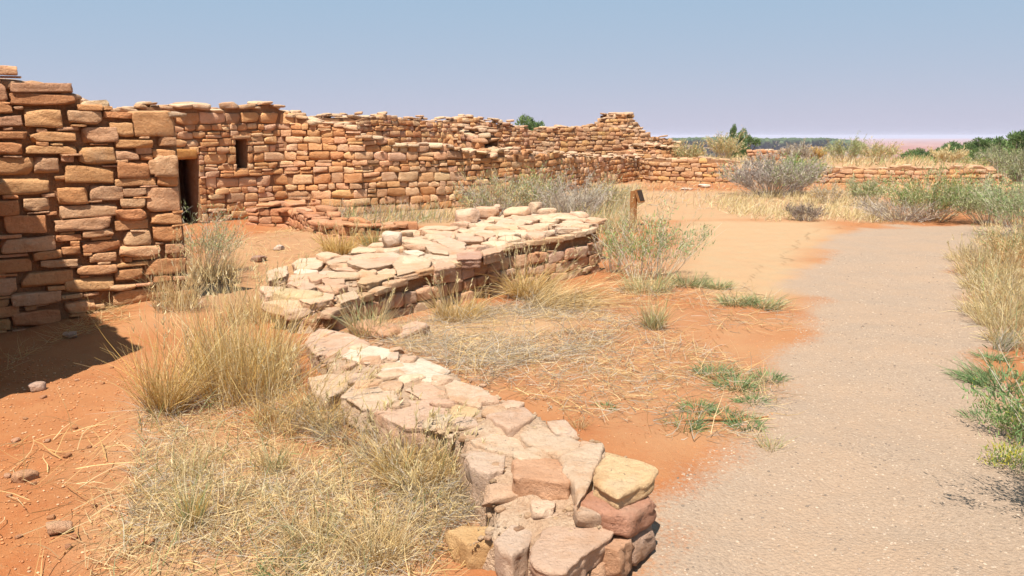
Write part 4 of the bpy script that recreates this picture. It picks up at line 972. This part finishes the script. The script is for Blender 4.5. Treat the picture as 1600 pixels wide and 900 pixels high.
# green weeds by the path
for u, v, s, lb in [(1068, 668, .13, "green weed beside the dead stick"), (1118, 585, .15, "greyish weed clump, farthest left of those beside the path"), (1148, 605, .16, "brightest green weed clump left of the path"),
                    (1090, 640, .11, "round green weed on the edge of the bare red patch"), (1165, 665, .11, "green weed just right of the dead stick's tip"), (1200, 592, .12, "thin green weed nearest the path, above the others"),
                    (1175, 628, .10, "small green weed below the brightest clump"), (1135, 650, .10, "flat pale weed above the dead stick"), (1190, 480, .22, "spreading green weed at the edge of the pale dirt"),
                    (1150, 474, .20, "green weed patch left of the spreading one on the pale dirt"), (1075, 446, .24, "dull green weed in front of the tall shrub by the post"), (1120, 450, .18, "low green weed right of the tall shrub by the post"),
                    (1552, 562, .12, "small green weed on the path's right edge below the leaning tuft"), (1570, 600, .26, "broad bright green weed bank on the path's right edge"), (1515, 592, .12, "flat pale green weed reaching into the path from the right"),
                    (1535, 655, .12, "thin leafy weed on the path's right edge below the green bank"), (948, 637, .06, "tiny green weed alone on the red dirt"), (440, 893, .10, "tiny leafy weed at the bottom among straw")]:
    p = G(u, v); far_ = 1 + max(0, p[1] - 4) * .08
    grass_tuft(lb, u, v, s * .8, s * .75, int(260 * min(2, s / .12)), name="weed", cat="weed", pal=np.vstack([GREEN * 1.2, SAGE, SAGE * .8, STRAW * .8]) if 700 < u < 1300 and v < 500 else GREEN * 1.15, w=.005 * far_, spread=1.3, mat=M_LEAF, droop=.4)

# shrubs
shrub("grey green sage beside the dark doorway", 322, 428, .78, .42, 70, SAGE, GREY, 26, .035, .006, lean=(.15, 0))
shrub("sprawling grey sagebrush with a yellow green top before the low straight walls", 1205, 306, 1.2, 1.75, 230, np.vstack([GREY, SAGE, DEAD]), DEAD, 30, .09, .018, leafpal2=DEAD, stemW=.018, up=.9)
shrub("lime green crown growing out of the sprawling grey sagebrush", 1246, 302, 1.05, .7, 80, LIME, DEAD, 40, .08, .016, t0=.5, stemW=.014)
shrub("tall loose green shrub standing in front of the post sign", 1000, 440, .74, .45, 46, np.vstack([LIME * .9, SAGE]), GREY, 30, .045, .008, t0=.45, stemW=.008)
shrub("slender green shrub right of the post sign", 1030, 436, .84, .46, 40, np.vstack([GREEN * 1.4, SAGE]), GREY, 26, .045, .008, t0=.5, lean=(.2, 0), stemW=.008)
shrub("pale dry shrub left of the post sign", 960, 425, .7, .38, 50, np.vstack([SAGE, STRAW]), GREY, 18, .04, .007, t0=.3)
shrub("big grey sage in front of the long wall, left of the others", 770, 342, .9, .85, 120, np.vstack([SAGE, STRAW]), DEAD, 30, .06, .012, leafpal2=np.vstack([SAGE, GREY]), stemW=.012)
shrub("yellow green sage in front of the long wall's middle", 832, 338, 1.0, .65, 90, np.vstack([LIME * .8, SAGE, SAGE, STRAW]), DEAD, 30, .06, .012, stemW=.012)
shrub("bare grey twiggy sage in front of the long wall, right of the yellow green one", 895, 345, .85, .85, 130, GREY, DEAD, 20, .06, .011, stemW=.012)
shrub("straw coloured brush between the bare sage and the post sign", 945, 330, .75, .7, 90, np.vstack([STRAW, SAGE]), GREY, 22, .07, .012, stemW=.012)
shrub("wide olive rabbitbrush at the far bend of the path", 1455, 345, 1.05, 1.0, 150, np.vstack([SAGE, LIME * .7]), np.vstack([GREY, STRAW]), 34, .06, .012, stemW=.012, lean=(-.1, 0))
shrub("deep green rabbitbrush right of the olive one at the path bend", 1545, 350, .9, .85, 130, np.vstack([GREEN * 1.7, SAGE, LIME * .8]), GREY, 36, .06, .012, leafpal2=SAGE, stemW=.011)
shrub("dark green bush cut by the right edge at the path bend", 1600, 372, 1.1, .8, 130, np.vstack([GREEN * 1.5, SAGE]), GREY, 36, .05, .01, stemW=.01)
shrub("dead grey brush lying at the foot of the olive rabbitbrush", 1410, 345, .55, 1.2, 130, GREY, DEAD, 8, .06, .01, stemW=.014)
shrub("tan grass bush on the right verge below the dark green bush", 1580, 415, .62, .5, 110, np.vstack([STRAW, SAGE]), STRAW, 18, .05, .007, stemW=.007)
shrub("round dark dry bush alone on the yellow meadow", 1258, 345, .38, .40, 90, np.array([(.20, .15, .11), (.27, .20, .15)]), DEAD, 16, .05, .010, stemW=.010)
shrub("small grey green bush in front of the right low wall", 1352, 322, .75, .45, 60, SAGE, GREY, 26, .07, .013, stemW=.012)
shrub("small dry bush at the left foot of the right low wall", 1295, 318, .5, .5, 50, np.vstack([STRAW, GREY]), GREY, 16, .07, .013, stemW=.012)
shrub("goldenrod weed with yellow tips on the path's right edge", 1600, 690, .34, .22, 46, np.vstack([GREEN * 1.5, LIME * .7]), np.vstack([SAGE]), 40, .03, .006, leafpal2=np.array([(.45, .42, .05), (.2, .28, .07)]), stemW=.005, t0=.1)
shrub("low goldenrod sprig below the other goldenrod at the right edge", 1590, 735, .16, .16, 26, np.vstack([GREEN * 1.3, SAGE]), np.vstack([SAGE]), 26, .025, .005, leafpal2=np.array([(.45, .40, .06), (.2, .28, .07)]), stemW=.004, t0=.1)
shrub("dark leafy bush just beyond the right edge, shading the path corner", 0, 0, .9, .42, 260, GREEN * 1.2, GREY, 75, .026, .008, lean=(.10, 0), p=(2.50, 2.86), stemW=.006, t0=.1)
# terrace shrubs
def P2(u, d): return ((u - 800) / FPX * (d * math.cos(PITCH) + .25), d)
for u, d, h, r, lp, lb in [(1072, 31.5, 1.1, .9, np.vstack([STRAW, SAGE]), "pale dry shrub on the skyline at the foot of the rubble"), (1132, 36, 1.5, 1.0, np.vstack([STRAW, SAGE]), "straw pale shrub on the skyline left of the three junipers"),
                           (1243, 32, 1.0, .8, GREY, "grey twiggy shrub on the terrace behind the big sagebrush"), (1318, 33, 1.35, 1.1, SAGE, "olive shrub on the terrace, left of a drier one"),
                           (1372, 33.5, 1.15, 1.2, np.vstack([STRAW, SAGE]), "dry tan shrub on the terrace, right of the olive one"), (1272, 35, .8, .5, GOLD, "small golden tussock on the terrace near the skyline"),
                           (1440, 38, .9, 1.0, LIME * .9, "bright green bush on the terrace's right part"), (1510, 36, 1.2, 1.3, np.vstack([LIME * .8, PALEY]), "yellow green mound of brush above the right low wall"),
                           (1478, 33, .8, 1.0, PALEY, "pale yellow brush above the right low wall")]:
    shrub(lb, 0, 0, h * .78, r * .85, 80, lp, np.vstack([GREY, STRAW]), 26, .10, .022, p=P2(u, d), stemW=.018)
for u, d, h, r, lb in [(1590, 30, 1.15, 1.2, "grey sage brush at the right edge behind the crumbled wall end"), (1560, 36, 1.2, 1.2, "darker sage brush behind the crumbled wall end"), (1612, 24, 1.1, 1.0, "sage brush on the right edge beside the tumbled blocks")]:
    shrub(lb, 0, 0, h, r, 110, SAGE * .75, DEAD * .8, 30, .09, .02, p=P2(u, d), stemW=.018)

# ------------------------------------------------------------------ junipers
def tube(p0, p1, r0, r1, m=7):
    p0, p1 = np.array(p0, float), np.array(p1, float); d = p1 - p0; d /= np.linalg.norm(d)
    a = np.cross(d, [.3, .9, .1]); a /= np.linalg.norm(a); b = np.cross(d, a); th = np.linspace(0, 2 * np.pi, m, endpoint=False)
    r = np.cos(th)[:, None] * a + np.sin(th)[:, None] * b
    v = np.vstack([p0 + r * r0, p1 + r * r1]); i = np.arange(m); j = (i + 1) % m
    return v, np.stack([i, j, j + m, i + m], -1), np.full((2 * m, 3), .3)
def juniper_meshes(h, r, n, leaf, pal):
    parts = [tube((0, 0, -.3), (.05 * h, 0, .45 * h), .07 * h, .045 * h)]; cl = []
    for _ in range(11):
        a = U(0, 6.28); k = U(.1, 1); zz = U(.22, .95) * h; rr = r * k * (1.15 - .75 * (zz / h)); c = np.array([math.cos(a) * rr, math.sin(a) * rr, zz])
        parts.append(tube((.03 * h, 0, zz * .45), c, .025 * h, .008 * h, 5)); cl.append((c, U(.28, .48) * r))
    v, q, c = join(parts); trunk = new_mesh("trunk", v, q, None, True, M_BARK)
    k = rng.integers(0, len(cl), n); cen = np.array([cl[i][0] for i in k]); rad = np.array([cl[i][1] for i in k])
    d = rng.normal(size=(n, 3)); d /= np.linalg.norm(d, axis=1)[:, None]
    p = cen + d * (rad * U(.2, 1.12, n) ** .6)[:, None] * np.array([1, 1, .85]); p[:, 2] = np.maximum(p[:, 2], .08 * h)
    bright = 1 + .35 * rng.normal(size=len(cl))[k][:, None] * .4
    v, q, c = ribbons(p, d + [0, 0, .7], leaf * U(.6, 1.4, n), leaf * .5 * U(.6, 1.3, n), rng.normal(size=(n, 3)) * .2, cpick(pal, n, .25) * bright, 2, .4)
    return trunk, new_mesh("crown", v, q, np.clip(c, .01, .6), False, M_LEAF)
JUN = np.array([(.075, .115, .04), (.095, .14, .045), (.06, .095, .035), (.12, .165, .055)])
JM = [juniper_meshes(4.2, 1.6, 2600, .2, JUN * 1.45) for _ in range(4)]
def juniper(x, y, s, label, group=None, sx=1.0, zoff=0):
    t = thing("juniper_tree", label, "tree", (x, y, float(gz(x, y)) - .1 + zoff), group); t.scale = (s * sx, s * sx, s); t.rotation_euler = (0, 0, U(0, 6))
    tr, cr = JM[rng.integers(0, 4)]
    link("trunk", tr, t, loc=(0, 0, 0)); link("crown", cr, t, loc=(0, 0, 0))
for u, d, vtop, lb, sx in [(1142, 52, 195, "left and tallest of three dark green junipers on the skyline", .45), (1158, 54, 203, "middle of the three dark green junipers on the skyline", .6), (1172, 50, 207, "right of the three dark green junipers on the skyline", .9),
                       (818, 60, 183, "leftmost of three juniper tops above the back wall", .8), (834, 61, 185, "middle of three juniper tops above the back wall", .8), (846, 60, 187, "rightmost of three juniper tops above the back wall", .8)]:
    x, y = P2(u, d); ht = EYE + ray(u, vtop)[2] * y / ray(u, vtop)[1] - float(gz(x, y))
    juniper(x, y, ht / 4.2, lb, sx=sx)
sp = [(1590, 62, 203), (1565, 70, 211), (1535, 78, 216), (1600, 75, 208), (1548, 60, 222), (1510, 85, 222), (1490, 92, 228), (1520, 66, 232), (1470, 96, 231), (1580, 54, 225), (1610, 58, 215), (1450, 100, 235), (1625, 66, 205), (1500, 74, 235), (1640, 80, 205), (1430, 110, 238), (1565, 50, 238), (1412, 118, 240)]
sp += [(1425, 58, 236), (1440, 60, 233), (1462, 60, 229), (1480, 58, 227), (1497, 57, 223), (1515, 56, 219), (1530, 58, 215), (1550, 57, 213), (1575, 56, 209), (1598, 55, 206), (1478, 52, 233), (1512, 50, 229), (1545, 48, 224), (1585, 47, 219), (1615, 48, 214)]
for u, d, vt in sp:
    want = U(2.4, 4.0); best = None
    for dd in np.arange(46, 190, 3.0):
        x, y = P2(u, dd); ht = EYE + ray(u, vt)[2] * y / ray(u, vt)[1] - float(gz(x, y))
        if best is None or abs(ht - want) < best[0]: best = (abs(ht - want), x, y, ht)
    _, x, y, ht = best; ht = min(max(ht, 1.6), 5.0)
    juniper(x, y, ht / 4.2, "dark green juniper in the wood on the slope at the right edge", "junipers on the right slope", U(.95, 1.35))

# far wooded ridge and the plain beyond it
def ridge(name, pts, label=None):
    """pts: (u, distance, v of crest); a real hill with its own depth"""
    V = []; 
    for u, d, v in pts:
        x, y = P2(u, d); zt = EYE + ray(u, v)[2] * y / ray(u, v)[1]; w = d * .12
        for k, f in ((-1.6, 0), (-.7, .55), (0, 1), (.7, .6), (1.6, 0)): V.append([x * (1 + k * w / d), y + k * w, -60 + (zt + 60) * f if f else -60])
    V = np.array(V); n = len(pts); i = np.arange(n - 1)[:, None] * 5 + np.arange(4)[None]
    q = np.stack([i, i + 5, i + 6, i + 1], -1).reshape(-1, 4)
    return V, q
v, q = ridge("hills", [(960, 1500, 228), (1040, 1500, 219), (1120, 1480, 217), (1200, 1450, 219), (1290, 1400, 218.5), (1340, 1400, 222), (1400, 1420, 236)])
M_HILL = plain_material("scrub_hill", (.12, .105, .06), (.26, .14, .085), .03, (1, 1, 1), 0)
tag(link("hills", new_mesh("hills", v, q, None, True, M_HILL)), kind="structure")
parts = []
for _ in range(900):
    u = U(985, 1335); d = U(1330, 1500); x, y = P2(u, d); vt = np.interp(u, [960, 1040, 1120, 1200, 1290, 1340], [226, 217, 215, 217, 216, 221]) + U(0, 5)
    zt = EYE + ray(u, vt)[2] * y / ray(u, vt)[1]; s = U(5, 9)
    parts.append(stones([[x, y, zt - s * .4]], [[s, s, s * .6]], [np.eye(3)], [JUN[rng.integers(0, 4)] * .9], 2, k=(2, 3), clips=2, amp=.25))
vv, ff, c = join(parts)
tag(link("far_woods", new_mesh("far_woods", vv, ff, c, False, M_LEAF)), "dark wooded ridge on the horizon", "woods", None, "stuff")

# ------------------------------------------------------------------ post sign, dead stick, gravel
def box_mesh(name, sx, sy, z0, z1, bev, mat, taper=1.0):
    import bmesh
    bm = bmesh.new(); bmesh.ops.create_cube(bm, size=1)
    for v in bm.verts: v.co = (v.co.x * sx, v.co.y * sy, z0 if v.co.z < 0 else z1)
    bmesh.ops.bevel(bm, geom=bm.edges[:], offset=bev, segments=2, affect='EDGES')
    me = bpy.data.meshes.new(name); bm.to_mesh(me); bm.free(); me.materials.append(mat); return me
pp = G(989, 352); post = thing("post_sign", "short wooden trail post with a slanted board, its front painted dark as shade", "sign", tuple(pp)); post.rotation_euler = (0, 0, R(38))
link("post", box_mesh("post", .095, .095, -.2, .62, .006, M_WOOD), post, loc=(0, 0, 0))
o = link("sign_board", box_mesh("sign_board", .16, .05, -.12, .12, .004, M_WOOD), post, loc=(.06, -.085, .53)); o.rotation_euler = (R(-22), 0, R(8))
o2 = link("shaded_face", box_mesh("shaded_face", .14, .006, -.1, .1, .001, M_SHADE), o, loc=(0, -.0285, 0))  # thin dark sheet added to paint the board's front as shaded
stv = [tube(a, b, r0, r1, 6) for a, b, r0, r1 in [((-.25, 0, .01), (-.05, .015, .02), .006, .009), ((-.05, .015, .02), (.16, -.01, .02), .009, .008), ((.16, -.01, .02), (.3, .04, .025), .008, .004), ((.1, 0, .02), (.2, .07, .03), .005, .003)]]
v, q, c = join(stv)
tag(link("dead_stick", new_mesh("dead_stick", v, q, None, True, M_WOOD), None, loc=tuple(G(1120, 661))), "dead brown stick lying in straw beside the path's left edge", "stick")
def pebbles(poly, n, s0, s1, cols):
    q = sample_poly(poly, n); z = gz(q[:, 0], q[:, 1]); s = s0 + (s1 - s0) * U(0, 1, n) ** 3
    a = U(0, 3, n); B = np.zeros((n, 3, 3)); B[:, 0, 0] = np.cos(a); B[:, 0, 1] = -np.sin(a); B[:, 1, 0] = np.sin(a); B[:, 1, 1] = np.cos(a); B[:, 2, 2] = 1
    return stones(np.concatenate([q, (z + s * .12 + .002)[:, None]], 1), np.stack([s, s * U(.6, 1, n), s * U(.4, .7, n)], -1), B, cols[rng.integers(0, len(cols), n)] * U(.75, 1.25, (n, 1)) if len(cols) < 6 else cols[rng.integers(0, len(cols), n)] * U(.8, 1.15, (n, 1)), 2, k=(2.5, 5), clips=3, amp=.2)
GC = np.array([(.36, .27, .195), (.30, .22, .16), (.35, .265, .19), (.18, .135, .10), (.34, .235, .155), (.30, .22, .15), (.38, .29, .21)])
near_path = np.vstack([W([(1010, 880), (1040, 780), (1075, 722), (1150, 690), (1212, 640), (1235, 580), (1245, 500)]), W([(1530, 500), (1540, 560), (1520, 610), (1545, 660), (1600, 730)]), [[2.4, 2.7], [.4, 2.4]]])
mid_path = W([(1245, 520), (1290, 396), (1500, 398), (1535, 520)])
vv, ff, c = join([pebbles(near_path, 14000, .0022, .0075, GC), pebbles(mid_path, 2500, .004, .011, GC)])
tag(link("gravel", new_mesh("gravel", vv, ff, c, False, M_TWIG)), "fine gravel strewn over the footpath", "gravel", None, "stuff")
RC = np.array([(.46, .21, .09), (.44, .18, .075), (.50, .29, .16), (.42, .17, .065)])
vv, ff, c = join([pebbles(W([(0, 560), (230, 560), (230, 700), (190, 960), (0, 960)]), 2200, .002, .008, RC), pebbles(W([(640, 540), (960, 500), (1230, 500), (1200, 690), (1040, 760), (860, 650)]), 2600, .002, .0065, RC)])
tag(link("dirt_crumbs", new_mesh("dirt_crumbs", vv, ff, c, False, M_TWIG)), "small crumbs of red earth scattered over the bare dirt", "dirt", None, "stuff")

# ------------------------------------------------------------------ thin dusty air
v = np.array([[x, y, z] for z in (-75, 14) for y in (-700, 14000) for x in (-12000, 12000)], float)
hz = new_mesh("haze", v, np.array([(0, 2, 3, 1), (4, 5, 7, 6), (0, 1, 5, 4), (2, 6, 7, 3), (0, 4, 6, 2), (1, 3, 7, 5)]))
hm = bpy.data.materials.new("dusty_air"); hm.use_nodes = True; hn = hm.node_tree; hn.nodes.clear()
pvn = hn.nodes.new("ShaderNodeVolumePrincipled"); pvn.inputs["Color"].default_value = (.90, .86, 1, 1); pvn.inputs["Density"].default_value = .00013
ho = hn.nodes.new("ShaderNodeOutputMaterial"); hn.links.new(pvn.outputs[0], ho.inputs["Volume"])
hz.materials.append(hm); tag(link("haze", hz), "thin dusty haze over the far plain", "haze", None, "stuff")
